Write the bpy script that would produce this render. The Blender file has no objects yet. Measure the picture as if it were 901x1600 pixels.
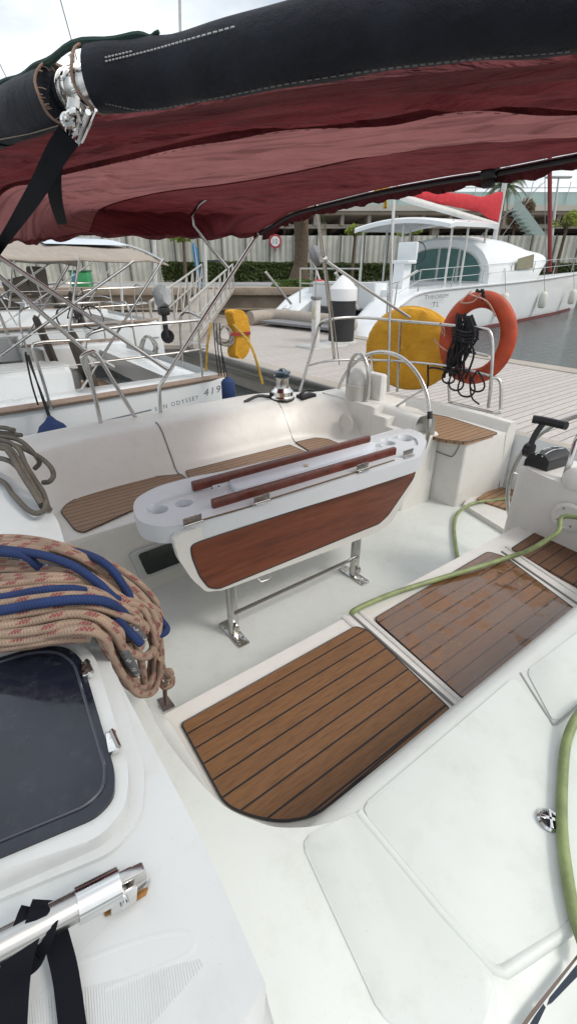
import bpy, bmesh, math, random
from mathutils import Vector, Matrix, noise
random.seed(7)
S = bpy.context.scene
COL = S.collection
# ------------------------------------------------------------------ measuring the photograph
F=720.;CX=450.5;CY=800.;H=2.5
PIT=math.atan((CY-415)/F);HD=math.radians(53.3)
def ray(px,py):
    r=px-CX;u=CY-py
    f=F*math.cos(PIT)+u*math.sin(PIT);z=u*math.cos(PIT)-F*math.sin(PIT)
    return (r*math.cos(HD)-f*math.sin(HD), r*math.sin(HD)+f*math.cos(HD), z, f)
def Z(px,py,z):
    a=ray(px,py);t=(z-H)/a[2];return Vector((a[0]*t,a[1]*t,z))
def X(px,py,x):
    a=ray(px,py);t=x/a[0];return Vector((x,a[1]*t,H+a[2]*t))
def Y(px,py,y):
    a=ray(px,py);t=y/a[1];return Vector((a[0]*t,y,H+a[2]*t))
def D(px,py,d):
    a=ray(px,py);t=d/a[3];return Vector((a[0]*t,a[1]*t,H+a[2]*t))
RV=Vector((math.cos(HD),math.sin(HD),0)); FV=Vector((-math.sin(HD),math.cos(HD),0)); UP=Vector((0,0,1))
def VP(px,py,A,d):            # vertical plane through A along direction d
    a=ray(px,py); n=Vector((d[1],-d[0],0)); t=(n.x*A[0]+n.y*A[1])/(n.x*a[0]+n.y*a[1])
    return Vector((a[0]*t,a[1]*t,H+a[2]*t))
# ------------------------------------------------------------------ materials
def lin(c): return tuple((v/12.92 if v<=.04045 else ((v+.055)/1.055)**2.4) for v in c)
MC={}
def nt(name):
    m=bpy.data.materials.new(name); m.use_nodes=True; t=m.node_tree; return m,t,t.nodes['Principled BSDF']
def N(t,kind,**k):
    n=t.nodes.new(kind)
    for a,b in k.items(): setattr(n,a,b)
    return n
def L(t,a,b): t.links.new(a,b)
def ramp(t,fac,stops):
    r=N(t,'ShaderNodeValToRGB'); e=r.color_ramp.elements
    while len(e)<len(stops): e.new(.5)
    for q,(p,c) in zip(e,stops): q.position=p; q.color=(*c,1) if len(c)==3 else c
    L(t,fac,r.inputs[0]); return r.outputs[0]
def mth(t,op,a,b=None,c=None):
    n=N(t,'ShaderNodeMath',operation=op)
    for i,v in enumerate((a,b,c)):
        if v is None: continue
        if isinstance(v,(int,float)): n.inputs[i].default_value=v
        else: L(t,v,n.inputs[i])
    return n.outputs[0]
def mix(t,f,a,b,mode='MIX'):
    n=N(t,'ShaderNodeMix',data_type='RGBA',blend_type=mode)
    for i,v in ((0,f),(6,a),(7,b)):
        if isinstance(v,(int,float)): n.inputs[i].default_value=v
        elif isinstance(v,tuple): n.inputs[i].default_value=(*v,1)
        else: L(t,v,n.inputs[i])
    return n.outputs[2]
def coord(t,scale=(1,1,1),kind='Object'):
    c=N(t,'ShaderNodeTexCoord'); m=N(t,'ShaderNodeMapping'); m.inputs['Scale'].default_value=scale
    L(t,c.outputs[kind],m.inputs[0]); return m.outputs[0]
def noi(t,v,s,d=4,r=.6):
    n=N(t,'ShaderNodeTexNoise'); n.inputs['Scale'].default_value=s; n.inputs['Detail'].default_value=d; n.inputs['Roughness'].default_value=r
    L(t,v,n.inputs['Vector']); return n.outputs['Fac']
def bump(t,p,h,strength=.2,dist=.01,prev=None):
    b=N(t,'ShaderNodeBump'); b.inputs['Strength'].default_value=strength; b.inputs['Distance'].default_value=dist
    L(t,h,b.inputs['Height'])
    if prev: L(t,prev,b.inputs['Normal'])
    L(t,b.outputs[0],p.inputs['Normal']); return b.outputs[0]
def gen(name,c,rough=.5,metal=0,var=.15,ns=8,bs=0,bn=60,c2=None,rv=.1,bd=.005):
    if name in MC: return MC[name]
    m,t,p=nt(name); v=coord(t); f=noi(t,v,ns,6)
    d=c2 or tuple(x*(1-var) for x in c)
    rr=ramp(t,f,[(.35,d),(.65,c)])
    L(t,rr,p.inputs['Base Color'])
    f2=noi(t,v,ns*3.1,4)
    L(t,mth(t,'MULTIPLY_ADD',f2,rv*2,rough-rv),p.inputs['Roughness'])
    p.inputs['Metallic'].default_value=metal
    if bs: bump(t,p,noi(t,v,bn,3),bs,bd)
    MC[name]=m; return m
def gelcoat(name,c=(.74,.75,.725),rough=.3,dirt=.5,speck=True,nonskid=0):
    if name in MC: return MC[name]
    m,t,p=nt(name); v=coord(t)
    big=noi(t,v,1.7,5,.65); med=noi(t,v,14,6,.7); fine=noi(t,v,170,3,.7)
    base=mix(t,mth(t,'MULTIPLY',ramp(t,big,[(.42,(0,0,0)),(.7,(1,1,1))]),.5*dirt),c,tuple(x*y for x,y in zip(c,(.84,.83,.79))))
    base=mix(t,mth(t,'MULTIPLY',ramp(t,med,[(.50,(0,0,0)),(.72,(1,1,1))]),.40*dirt),base,tuple(x*y for x,y in zip(c,(.78,.77,.72))))
    if speck:
        base=mix(t,mth(t,'MULTIPLY',ramp(t,fine,[(.68,(0,0,0)),(.74,(1,1,1))]),.35*dirt),base,(.3,.29,.26))
    L(t,base,p.inputs['Base Color'])
    L(t,mth(t,'MULTIPLY_ADD',med,.3,rough-.12),p.inputs['Roughness'])
    b=bump(t,p,noi(t,v,9,4),.12,.01)
    if nonskid: bump(t,p,noi(t,v,320,2),nonskid,.002,b)
    MC[name]=m; return m
WHITE=gelcoat('gelcoat',(.70,.69,.655),.32,.8)
WHITE2=gelcoat('gelcoat_nonskid',(.665,.70,.675),.42,1.0,True,.12)
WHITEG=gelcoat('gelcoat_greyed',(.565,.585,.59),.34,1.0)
TABW=gelcoat('gelcoat_table',(.62,.65,.68),.3,.5)
BEIGE=gelcoat('gelcoat_beige',(.44,.37,.29),.5,.6)
HULLW=gelcoat('hull_paint',(.72,.75,.77),.2,.4,False)
def steel(name='stainless',c=(.56,.55,.53),rough=.2):
    if name in MC: return MC[name]
    m,t,p=nt(name); v=coord(t)
    L(t,ramp(t,noi(t,v,22,3),[(.3,tuple(x*.88 for x in c)),(.6,c)]),p.inputs['Base Color'])
    L(t,ramp(t,noi(t,v,60,5),[(.35,(rough,)*3),(.8,(rough+.10,)*3)]),p.inputs['Roughness'])
    p.inputs['Metallic'].default_value=1; MC[name]=m; return m
STEEL=steel(); CHROME=steel('chrome',(.75,.75,.74),.07); ALU=gen('aluminium',(.5,.5,.48),.4,.7); DSTEEL=steel('worn_steel',(.38,.36,.34),.25)
def teak(name,c1,c2,line,spacing,w=.1,off=0,wet=0,axis=0,rough=.6,gs=1.0):
    if name in MC: return MC[name]
    m,t,p=nt(name); tc=N(t,'ShaderNodeTexCoord'); sp=N(t,'ShaderNodeSeparateXYZ'); L(t,tc.outputs['Object'],sp.inputs[0])
    x=sp.outputs[axis]; q=mth(t,'DIVIDE',mth(t,'ADD',x,off),spacing); fr=mth(t,'FRACT',q); fl=mth(t,'FLOOR',q)
    mask=mth(t,'LESS_THAN',fr,w)
    sc=(230*gs,22*gs,60) if axis==0 else (9*gs,140*gs,60)
    mp=N(t,'ShaderNodeMapping'); mp.inputs['Scale'].default_value=sc; L(t,tc.outputs['Object'],mp.inputs[0])
    g=N(t,'ShaderNodeTexNoise',noise_dimensions='4D'); g.inputs['Scale'].default_value=1; g.inputs['Detail'].default_value=6; g.inputs['Roughness'].default_value=.65
    L(t,mp.outputs[0],g.inputs['Vector']); L(t,fl,g.inputs['W'])
    wn=N(t,'ShaderNodeTexWhiteNoise',noise_dimensions='1D'); L(t,fl,wn.inputs['W'])
    col=ramp(t,g.outputs['Fac'],[(.32,c2),(.52,c1),(.75,tuple(min(1,k*1.25) for k in c1))])
    col=mix(t,mth(t,'MULTIPLY',wn.outputs['Value'],.2),col,tuple(k*.6 for k in c2))
    bl=noi(t,coord(t),5,5); col=mix(t,mth(t,'MULTIPLY',bl,.3),col,tuple(k*.75 for k in c1))
    col=mix(t,mask,col,line)
    r=mth(t,'MULTIPLY_ADD',g.outputs['Fac'],.25,rough-.12)
    if wet:
        wv=noi(t,coord(t,(1,1,1)),4.2,6,.62); wm=ramp(t,wv,[(.43,(0,0,0)),(.48,(1,1,1))])
        r=mix(t,wm,r,(.07,.07,.07)); col=mix(t,mth(t,'MULTIPLY',wm,.55),col,tuple(k*.45 for k in c1))
        b=bump(t,p,noi(t,coord(t),30,4),.07,.004)
        p.inputs['Specular IOR Level'].default_value=.8
    hh=mth(t,'SUBTRACT',mth(t,'MULTIPLY',g.outputs['Fac'],.25),mask)
    if not wet: bump(t,p,hh,.5,.002)
    L(t,col,p.inputs['Base Color']); L(t,r,p.inputs['Roughness']); MC[name]=m; return m
BLK=(.012,.011,.012)
TEAK=teak('teak_near',(.20,.098,.040),(.125,.058,.023),BLK,.0515,.10,.0)
TEAKW=teak('teak_wet',(.23,.115,.055),(.15,.07,.034),BLK,.0515,.10,.0,wet=1)
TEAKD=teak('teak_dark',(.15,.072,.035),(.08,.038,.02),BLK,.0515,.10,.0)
TEAKS=teak('teak_starboard',(.30,.19,.115),(.19,.115,.07),(.07,.05,.04),.041,.13,.0)
TEAKH=teak('teak_helm',(.32,.19,.10),(.2,.11,.055),(.05,.035,.03),.045,.13)
PLANK=teak('pontoon_planks',(.50,.455,.42),(.34,.30,.275),(.06,.055,.05),.145,.09,gs=.25,rough=.55)
CAPR=teak('toe_rail_teak',(.27,.20,.155),(.19,.14,.11),(.2,.15,.12),5,.0)
def mahog():
    m,t,p=nt('mahogany'); v=coord(t,(3,2.2,24))
    g=noi(t,v,1.6,7,.65); f=noi(t,coord(t,(4,9,210)),1.5,4)
    c=ramp(t,g,[(.3,(.095,.026,.013)),(.5,(.17,.047,.021)),(.75,(.25,.082,.038))])
    c=mix(t,mth(t,'MULTIPLY',f,.4),c,(.06,.016,.008)); L(t,c,p.inputs['Base Color'])
    p.inputs['Roughness'].default_value=.33; p.inputs['Coat Weight'].default_value=.5; p.inputs['Coat Roughness'].default_value=.25
    bump(t,p,f,.15,.001); return m
MAHOG=mahog()
RAILW=gen('rail_wood',(.13,.028,.016),.3,0,.4,25)
def fabric(name,c,c2=None,trans=0,weave=700,bs=.3,fold=0,rough=.85):
    if name in MC: return MC[name]
    m,t,p=nt(name); v=coord(t)
    f=noi(t,v,5,6,.65); col=ramp(t,f,[(.3,c2 or tuple(x*.75 for x in c)),(.7,c)])
    L(t,col,p.inputs['Base Color']); p.inputs['Roughness'].default_value=rough
    w=noi(t,v,weave,2); b=bump(t,p,w,bs,.001)
    if fold:
        b=bump(t,p,noi(t,coord(t,(1.2,6,6)),fold,3),.6,.02,b)
    if name.startswith('canopy'):
        tc=N(t,'ShaderNodeTexCoord'); mp=N(t,'ShaderNodeMapping',vector_type='TEXTURE'); mp.inputs['Rotation'].default_value=(0,0,math.radians(27)); mp.inputs['Scale'].default_value=(1/1.1,1/17,1/2)
        L(t,tc.outputs['Object'],mp.inputs[0]); st=noi(t,mp.outputs[0],1.6,5,.55)
        b=bump(t,p,st,1.0,.045,b)
        dk=ramp(t,st,[(.36,(.62,.60,.60)),(.5,(1,1,1))])  # darkens the fold streaks: crease shade painted into the cloth colour
        col=mix(t,1.0,col,dk,'MULTIPLY'); L(t,col,p.inputs['Base Color'])
        st2=noi(t,v,70,3,.6); L(t,mix(t,mth(t,'MULTIPLY',ramp(t,noi(t,v,2.4,6,.7),[(.52,(0,0,0)),(.7,(1,1,1))]),.35),col,tuple(x*.55 for x in c)),p.inputs['Base Color'])
    if trans:
        tr=N(t,'ShaderNodeBsdfTranslucent'); L(t,col,tr.inputs[0]); mx=N(t,'ShaderNodeMixShader'); mx.inputs[0].default_value=trans
        o=t.nodes['Material Output']; L(t,p.outputs[0],mx.inputs[1]); L(t,tr.outputs[0],mx.inputs[2]); L(t,mx.outputs[0],o.inputs[0])
    MC[name]=m; return m
RED1=fabric('canopy_double',(.22,.036,.042),(.14,.02,.026),.2,500,.5,7)
RED2=fabric('canopy_single_lit',(.34,.14,.138),(.26,.10,.10),.45,500,.5,5)  # single layer; sun coming through it is painted in as a paler pink
RED3=fabric('canopy_side',(.22,.045,.052),(.15,.028,.034),.25,500,.5,5)
def leather():
    m,t,p=nt('navy_leatherette'); v=coord(t)
    c=ramp(t,noi(t,v,9,6),[(.35,(.006,.007,.011)),(.7,(.015,.017,.026))]); L(t,c,p.inputs['Base Color'])
    p.inputs['Roughness'].default_value=.6; p.inputs['Specular IOR Level'].default_value=.22
    w=N(t,'ShaderNodeTexVoronoi'); w.inputs['Scale'].default_value=520; L(t,v,w.inputs['Vector'])
    b=bump(t,p,w.outputs['Distance'],.55,.001); bump(t,p,noi(t,v,11,5),.5,.02,b); return m
LEATH=leather()
WEB=fabric('black_webbing',(.007,.008,.012),None,0,900,.6)
WEB.node_tree.nodes['Principled BSDF'].inputs['Specular IOR Level'].default_value=.12
YEL=fabric('yellow_cover',(.66,.34,.022),(.50,.24,.015),0,400,.3,3)
ORNG=gen('orange_plastic',(.50,.066,.020),.5,0,.35,9,.15,90)
NAVY=fabric('navy_fender_cloth',(.020,.045,.14),None,0,500,.4)
BIMB=fabric('beige_canvas',(.42,.37,.32),(.34,.30,.26),.15,300,.3,3)
BRN=fabric('brown_canvas',(.10,.08,.065),None,0,400,.3,3)
REDS=fabric('red_sail_cover',(.55,.035,.045),(.42,.02,.03),0,300,.2,4)
WCLOTH=fabric('white_cloth',(.62,.63,.62),(.5,.51,.5),0,400,.2,4)
BLACK=gen('black_plastic',(.015,.015,.018),.4,0,.3,30,.1,120)
RUB=gen('grey_rubber',(.13,.12,.11),.6)
LGREY=gen('joint_grey',(.22,.22,.21),.6)
FEND=gen('fender_white',(.62,.62,.56),.5,0,.12,5)
RUST=gen('rust_stain',(.35,.17,.05),.9,0,.4,60)
GLASSD=None
def glass_hatch():
    m,t,p=nt('smoked_acrylic'); v=coord(t)
    g=noi(t,v,26,8,.75); 
    c=ramp(t,noi(t,v,4,4),[(.35,(.008,.010,.018)),(.7,(.015,.018,.032))])
    msk=ramp(t,g,[(.52,(0,0,0)),(.75,(1,1,1))]); c=mix(t,mth(t,'MULTIPLY',mth(t,'MULTIPLY',msk,noi(t,v,6,3)),.3),c,(.13,.14,.16))
    L(t,c,p.inputs['Base Color']); L(t,ramp(t,g,[(.45,(.06,)*3),(.7,(.4,)*3)]),p.inputs['Roughness']); return m
HATCH=glass_hatch()
TEAL=gen('teal_glass',(.05,.14,.13),.12,0,.25,3)
DGLASS=gen('dark_glass',(.02,.03,.035),.08,0,.2,4)
GGLASS=gen('green_black_glass',(.012,.022,.018),.1,0,.3,9)
CLEARW=gen('clear_vinyl',(.42,.50,.60),.15,0,.2,4)
HOSE=gen('hose_green',(.25,.31,.13),.45,0,.35,22,.2,300)
def rope(name,c,fl=None,fs=.05,braid=240):
    m,t,p=nt(name); uv=N(t,'ShaderNodeUVMap'); sp=N(t,'ShaderNodeSeparateXYZ'); L(t,uv.outputs[0],sp.inputs[0])
    u,v=sp.outputs[0],sp.outputs[1]       # u metres along, v turns around
    a=mth(t,'SINE',mth(t,'MULTIPLY',mth(t,'ADD',mth(t,'MULTIPLY',u,braid/6),v),6.283*3))
    b=mth(t,'SINE',mth(t,'MULTIPLY',mth(t,'SUBTRACT',mth(t,'MULTIPLY',u,braid/6),v),6.283*3))
    h=mth(t,'MAXIMUM',a,b)
    dirt=noi(t,coord(t),18,6); col=ramp(t,dirt,[(.3,tuple(x*.62 for x in c)),(.65,c)])
    if fl:
        fl=tuple(a*.88+b*.12 for a,b in zip(fl,c))
        ph=mth(t,'FRACT',mth(t,'ADD',mth(t,'DIVIDE',u,fs),mth(t,'MULTIPLY',v,1.0)))
        m1=mth(t,'LESS_THAN',ph,.36); m2=mth(t,'LESS_THAN',mth(t,'FRACT',mth(t,'MULTIPLY',v,3.0)),.5)
        mk=mth(t,'MULTIPLY',mth(t,'MULTIPLY',m1,m2),ramp(t,h,[(.2,(0,0,0)),(.45,(1,1,1))]))
        col=mix(t,mk,col,fl)
    L(t,mix(t,mth(t,'MULTIPLY',ramp(t,h,[(0,(1,1,1)),(.6,(0,0,0))]),.35),col,tuple(x*.4 for x in c)),p.inputs['Base Color'])
    p.inputs['Roughness'].default_value=.85; bump(t,p,h,.45,.001); return m
ROPEB=rope('rope_beige',(.36,.255,.185),(.17,.012,.028),.045,420)
ROPEU=rope('rope_blue',(.010,.030,.12),None,.05,420)
ROPEG=rope('rope_grey',(.12,.105,.085))
ROPEK=rope('rope_black_fleck',(.10,.10,.11),(.3,.3,.28),.03)
ROPEN=rope('rope_black',(.012,.012,.016))
ROPEW=rope('rope_white',(.5,.45,.4))
ROPEY=rope('rope_yellow',(.55,.35,.05))
STONE=gen('quay_stone',(.34,.27,.205),.8,0,.3,1.2,.4,5,bd=.05)
CONC=gen('concrete',(.40,.36,.31),.85,0,.2,.8,.3,4,bd=.03)
ASPH=gen('pale_road',(.30,.30,.30),.85,0,.2,.5)
def water():
    m,t,p=nt('harbour_water'); v=coord(t,(1,1,1))
    L(t,ramp(t,noi(t,v,.25,3),[(.3,(.022,.036,.036)),(.7,(.040,.058,.056))]),p.inputs['Base Color'])
    p.inputs['Roughness'].default_value=.08
    b=bump(t,p,noi(t,coord(t,(1,1.8,1)),2.2,5,.6),.55,.15); bump(t,p,noi(t,v,9,4),.35,.03,b); return m
WATER=water()
CORR=gen('fence_panel',(.52,.52,.46),.5,.0,.25,.9)
POST=gen('fence_post',(.10,.10,.09),.7)
BRIDG=gen('bridge_concrete',(.36,.33,.29),.9,0,.2,.4)
BRIDD=gen('bridge_shade',(.05,.045,.04),.9,0,.3,.6)  # near-black tone painting the shade below the bridge deck
GLASSG=gen('bridge_glass',(.36,.48,.46),.2,0,.1,.6)
TRUNK=gen('palm_bark',(.13,.095,.065),.95,0,.45,14,.9,18,bd=.06)
def leafmat(name,c,c2):
    m,t,p=nt(name); v=coord(t); col=ramp(t,noi(t,v,1.8,5),[(.3,c2),(.7,c)]); L(t,col,p.inputs['Base Color'])
    p.inputs['Roughness'].default_value=.6
    tr=N(t,'ShaderNodeBsdfTranslucent'); L(t,col,tr.inputs[0]); mx=N(t,'ShaderNodeMixShader'); mx.inputs[0].default_value=.3
    o=t.nodes['Material Output']; L(t,p.outputs[0],mx.inputs[1]); L(t,tr.outputs[0],mx.inputs[2]); L(t,mx.outputs[0],o.inputs[0]); return m
LEAF=leafmat('leaf_yellow_green',(.30,.36,.06),(.14,.20,.03))
LEAFD=leafmat('leaf_hedge',(.09,.12,.03),(.04,.06,.015))
LEAFM=leafmat('leaf_mid',(.12,.20,.03),(.06,.10,.02))
FROND=leafmat('palm_frond',(.10,.15,.055),(.05,.085,.03))
DRY=leafmat('dry_frond',(.22,.155,.09),(.11,.08,.05))
BLUEP=gen('blue_paint',(.03,.22,.45),.5); GREENP=gen('green_paint',(.035,.27,.10),.6)
FRED=gen('flag_red',(.6,.03,.04),.7); FYEL=gen('flag_yellow',(.65,.4,.03),.7); FWHT=gen('flag_white',(.7,.7,.7),.7)
INK=gen('lettering_grey',(.10,.12,.14),.5); INKB=gen('stripe_blue',(.012,.026,.045),.4); INKT=gen('stripe_brown',(.16,.12,.10),.5)
REDB=gen('antifoul_red',(.14,.03,.03),.7)
GREYF=gen('grey_cloth',(.2,.2,.21),.7)
DINGH=gen('dinghy_tube',(.36,.31,.26),.55)
# ------------------------------------------------------------------ mesh helpers
def link(name,me,mat,parent=None,smooth=True):
    o=bpy.data.objects.new(name,me); COL.objects.link(o)
    if mat:
        for m in (mat if isinstance(mat,(list,tuple)) else [mat]): me.materials.append(m)
    if smooth:
        for p in me.polygons: p.use_smooth=True
        try: me.set_sharp_from_angle(angle=math.radians(38))
        except Exception: pass
    if parent: adopt(o,parent)
    return o
def adopt(o,parent):
    o.parent=parent; T=parent.location.copy() if parent.parent is None else Vector((0,0,0))
    o.matrix_parent_inverse=Matrix.Translation(-T)
def thing(name,label,cat,loc,group=None):
    o=bpy.data.objects.new(name,None); COL.objects.link(o); o.location=loc; o.empty_display_size=.2
    return tag(o,label,cat,group)
def tag(o,label=None,cat=None,group=None,kind=None):
    if label: o['label']=label
    if cat: o['category']=cat
    if group: o['group']=group
    if kind: o['kind']=kind
    return o
def fin(name,bm,mat,parent=None,smooth=True):
    bmesh.ops.recalc_face_normals(bm,faces=bm.faces)
    me=bpy.data.meshes.new(name); bm.to_mesh(me); bm.free(); return link(name,me,mat,parent,smooth)
def cr(pts,n=8,closed=False):
    pts=[Vector(p) for p in pts]
    if len(pts)<3 or n<=1: return pts
    out=[];m=len(pts)
    for i in range(m if closed else m-1):
        p0=pts[i-1] if (i>0 or closed) else pts[0]*2-pts[1]
        p1=pts[i];p2=pts[(i+1)%m]
        p3=pts[(i+2)%m] if (i+2<m or closed) else p2*2-p1
        for k in range(n):
            t=k/n
            out.append(.5*((2*p1)+(p2-p0)*t+(2*p0-5*p1+4*p2-p3)*t*t+(3*p1-p0-3*p2+p3)*t**3))
    if not closed: out.append(pts[-1])
    return out
def sweep(bm,path,rad,seg=10,closed=False,cap=True,flat=None,up=None):
    path=[Vector(p) for p in path]; n=len(path)
    uvl=bm.loops.layers.uv.verify()
    T=[]
    for i in range(n):
        a=path[(i-1)%n] if (closed or i>0) else path[i]; b=path[(i+1)%n] if (closed or i<n-1) else path[i]
        d=(b-a); T.append(d.normalized() if d.length>1e-9 else Vector((0,0,1)))
    u=up or (Vector((0,0,1)) if abs(T[0].z)<.9 else Vector((1,0,0)))
    nn=(u-T[0]*u.dot(T[0])).normalized(); rings=[];s=0;S_=[]
    for i in range(n):
        if i: s+=(path[i]-path[i-1]).length
        nn=(nn-T[i]*nn.dot(T[i])); nn=nn.normalized() if nn.length>1e-6 else T[i].orthogonal().normalized()
        b=T[i].cross(nn); r=rad(i/(n-1)) if callable(rad) else rad
        rx,ry=(r,r) if flat is None else (r,r*flat)
        rings.append([bm.verts.new(path[i]+nn*math.cos(2*math.pi*k/seg)*rx+b*math.sin(2*math.pi*k/seg)*ry) for k in range(seg)]); S_.append(s)
    m=n if closed else n-1
    for i in range(m):
        j=(i+1)%n; s1=S_[j] if j else s+(path[0]-path[-1]).length
        for k in range(seg):
            k2=(k+1)%seg
            try: f=bm.faces.new((rings[i][k],rings[i][k2],rings[j][k2],rings[j][k]))
            except ValueError: continue
            for lp,(uu,vv) in zip(f.loops,((S_[i],k/seg),(S_[i],(k+1)/seg),(s1,(k+1)/seg),(s1,k/seg))): lp[uvl].uv=(uu,vv)
    if cap and not closed:
        bm.faces.new(rings[0][::-1]); bm.faces.new(rings[-1])
def tube(name,pts,r,mat,parent=None,seg=10,sm=1,closed=False,flat=None,up=None):
    bm=bmesh.new(); sweep(bm,cr(pts,sm,closed) if sm>1 else pts,r,seg,closed,True,flat,up); return fin(name,bm,mat,parent)
def addtube(bm,pts,r,seg=8,sm=1,closed=False,flat=None,up=None): sweep(bm,cr(pts,sm,closed) if sm>1 else pts,r,seg,closed,True,flat,up)
def addbox(bm,c,s,rot=None,bev=0):
    M=Matrix.Translation(c)@(rot.to_4x4() if rot else Matrix.Identity(4))@Matrix.Diagonal((*s,1))
    r=bmesh.ops.create_cube(bm,size=1,matrix=M)
    if bev: 
        es=list({e for v in r['verts'] for e in v.link_edges}); bmesh.ops.bevel(bm,geom=es,offset=bev,segments=2,affect='EDGES',profile=.5)
def box(name,c,s,mat,parent=None,rot=None,bev=0):
    bm=bmesh.new(); addbox(bm,c,s,rot,bev); return fin(name,bm,mat,parent)
def frame(x,y,z): # rotation from axes
    return Matrix((x,y,z)).transposed()
RC=frame(RV,FV,UP)
def fillet(pts,r,n=5):
    pts=[Vector(p) for p in pts]; out=[]; m=len(pts)
    for i in range(m):
        a,b,c=pts[i-1],pts[i],pts[(i+1)%m]; rr=r[i] if isinstance(r,(list,tuple)) else r
        d1=(a-b);d2=(c-b); k=min(rr,d1.length*.45,d2.length*.45)
        if k<1e-4: out.append(b); continue
        p=b+d1.normalized()*k;q=b+d2.normalized()*k
        for j in range(n+1):
            t=j/n; out.append(p*(1-t)**2+b*2*t*(1-t)+q*t*t)
    return out
def addslab(bm,pts,ext,bev=0,seg=2):
    ext=Vector(ext); a=[bm.verts.new(p) for p in pts]; b=[bm.verts.new(Vector(p)+ext) for p in pts]; n=len(pts)
    fa=bm.faces.new(a); fb=bm.faces.new(b[::-1])
    for i in range(n): bm.faces.new((a[i],b[i],b[(i+1)%n],a[(i+1)%n]))
    if bev: bmesh.ops.bevel(bm,geom=list(fa.edges),offset=bev,segments=seg,affect='EDGES',profile=.5)
def slab(name,pts,ext,mat,parent=None,bev=0,seg=2):
    bm=bmesh.new(); addslab(bm,pts,ext,bev,seg); return fin(name,bm,mat,parent)
def addgrid(bm,rows,close=False):
    vs=[[bm.verts.new(p) for p in r] for r in rows]
    for i in range(len(rows)-1):
        m=len(rows[i])
        for k in range(m if close else m-1):
            try: bm.faces.new((vs[i][k],vs[i][(k+1)%m],vs[i+1][(k+1)%m],vs[i+1][k]))
            except ValueError: pass
    return vs
def addlathe(bm,c,prof,seg=24,ax=None,cap=True):
    ax=Vector(ax or (0,0,1)).normalized(); u=ax.orthogonal().normalized(); v=ax.cross(u); c=Vector(c)
    rows=[[c+ax*h+(u*math.cos(2*math.pi*k/seg)+v*math.sin(2*math.pi*k/seg))*max(r,1e-4) for k in range(seg)] for r,h in prof]
    vs=addgrid(bm,rows,True)
    if cap:
        bm.faces.new(vs[0][::-1]); bm.faces.new(vs[-1])
def lathe(name,c,prof,mat,parent=None,seg=24,ax=None):
    bm=bmesh.new(); addlathe(bm,c,prof,seg,ax); return fin(name,bm,mat,parent)
def textmesh(name,body,size,org,right,up,mat,parent=None,shear=0,spacing=1.0,xs=1.0):
    cu=bpy.data.curves.new(name,'FONT'); cu.body=body; cu.size=size; cu.extrude=.001; cu.shear=shear; cu.space_character=spacing; cu.resolution_u=3
    ob=bpy.data.objects.new(name+'_tmp',cu); COL.objects.link(ob)
    me=bpy.data.meshes.new_from_object(ob); me.name=name; bpy.data.objects.remove(ob)
    right=Vector(right).normalized(); up=Vector(up).normalized(); M=Matrix.Translation(org)@frame(right,up,right.cross(up)).to_4x4()@Matrix.Diagonal((xs,1,1,1))
    me.transform(M); me.materials.clear(); return link(name,me,mat,parent,False)
def addleaves(bm,c,rad,n,size,ground=None):
    c=Vector(c)
    for _ in range(n):
        while True:
            p=Vector((random.uniform(-1,1),random.uniform(-1,1),random.uniform(-1,1)))
            if p.length<=1: break
        q=c+Vector((p.x*rad[0],p.y*rad[1],p.z*rad[2]))
        if noise.noise(q*1.7)<-.22: continue
        a=Vector((random.gauss(0,1),random.gauss(0,1),random.gauss(0,1))).normalized(); b=a.orthogonal().normalized(); s=size*random.uniform(.6,1.4)
        bm.faces.new([bm.verts.new(q+v) for v in (a*s,b*s*.5,-a*s,-b*s*.5)])
def carve(o,cutters):
    tmp=[]
    for bmc_ in cutters:
        bmesh.ops.recalc_face_normals(bmc_,faces=bmc_.faces); me=bpy.data.meshes.new('cut'); bmc_.to_mesh(me); bmc_.free(); c=bpy.data.objects.new('cut',me); COL.objects.link(c); tmp.append(c)
        m=o.modifiers.new('b','BOOLEAN'); m.operation='DIFFERENCE'; m.object=c; m.solver='EXACT'
    bpy.context.view_layer.update(); dg=bpy.context.evaluated_depsgraph_get(); me=bpy.data.meshes.new_from_object(o.evaluated_get(dg)); o.modifiers.clear(); o.data=me
    for p in me.polygons: p.use_smooth=True
    me.set_sharp_from_angle(angle=math.radians(35))
    for c in tmp: bpy.data.objects.remove(c)
def copytree(o,loc,parent=None,**props):
    c=o.copy(); COL.objects.link(c)
    if parent: c.parent=parent
    else:
        c.location=loc
        for k,v in props.items(): c[k]=v
    for ch in o.children: copytree(ch,None,c)
    return c
# ================================================================== SETTING
bm=bmesh.new(); addgrid(bm,[[Vector((x,y,0)) for x in (-600,-60,20,600)] for y in (-600,-40,60,600)])
tag(fin('water',bm,WATER,None,False),kind='structure')
def czone(name,r0,r1,d0,d1,z,th,mat):
    c=RV*((r0+r1)/2)+FV*((d0+d1)/2); return box(name,(c.x,c.y,z-th/2),(r1-r0,d1-d0,th),mat,None,RC)
QD=24.5; QZ=1.43
QR=2.3
g=czone('quay_ground',-220,QR,QD+.5,420,QZ,3.0,CONC); tag(g,kind='structure')
g=czone('quay_ground',QR,260,37.5,420,QZ,3.0,CONC); tag(g,kind='structure')
bm=bmesh.new()
c=RV*(QR-100)+FV*(QD+.22); addbox(bm,(c.x,c.y,QZ-.02),(200,.7,.34),RC,.03)
c=RV*(QR-100)+FV*(QD+.42); addbox(bm,(c.x,c.y,.3),(200,.36,2.0),RC,0)
c=RV*(QR-100)+FV*(QD+.26); addbox(bm,(c.x,c.y,.62),(200,.5,.10),RC,.02)
tag(fin('quay_wall',bm,STONE),'long pale stone quay wall with a rounded coping along the water','quay wall')
g=czone('road',-220,QR-.05,30.5,37.0,QZ+.012,.02,ASPH); tag(g,kind='structure')
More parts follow.
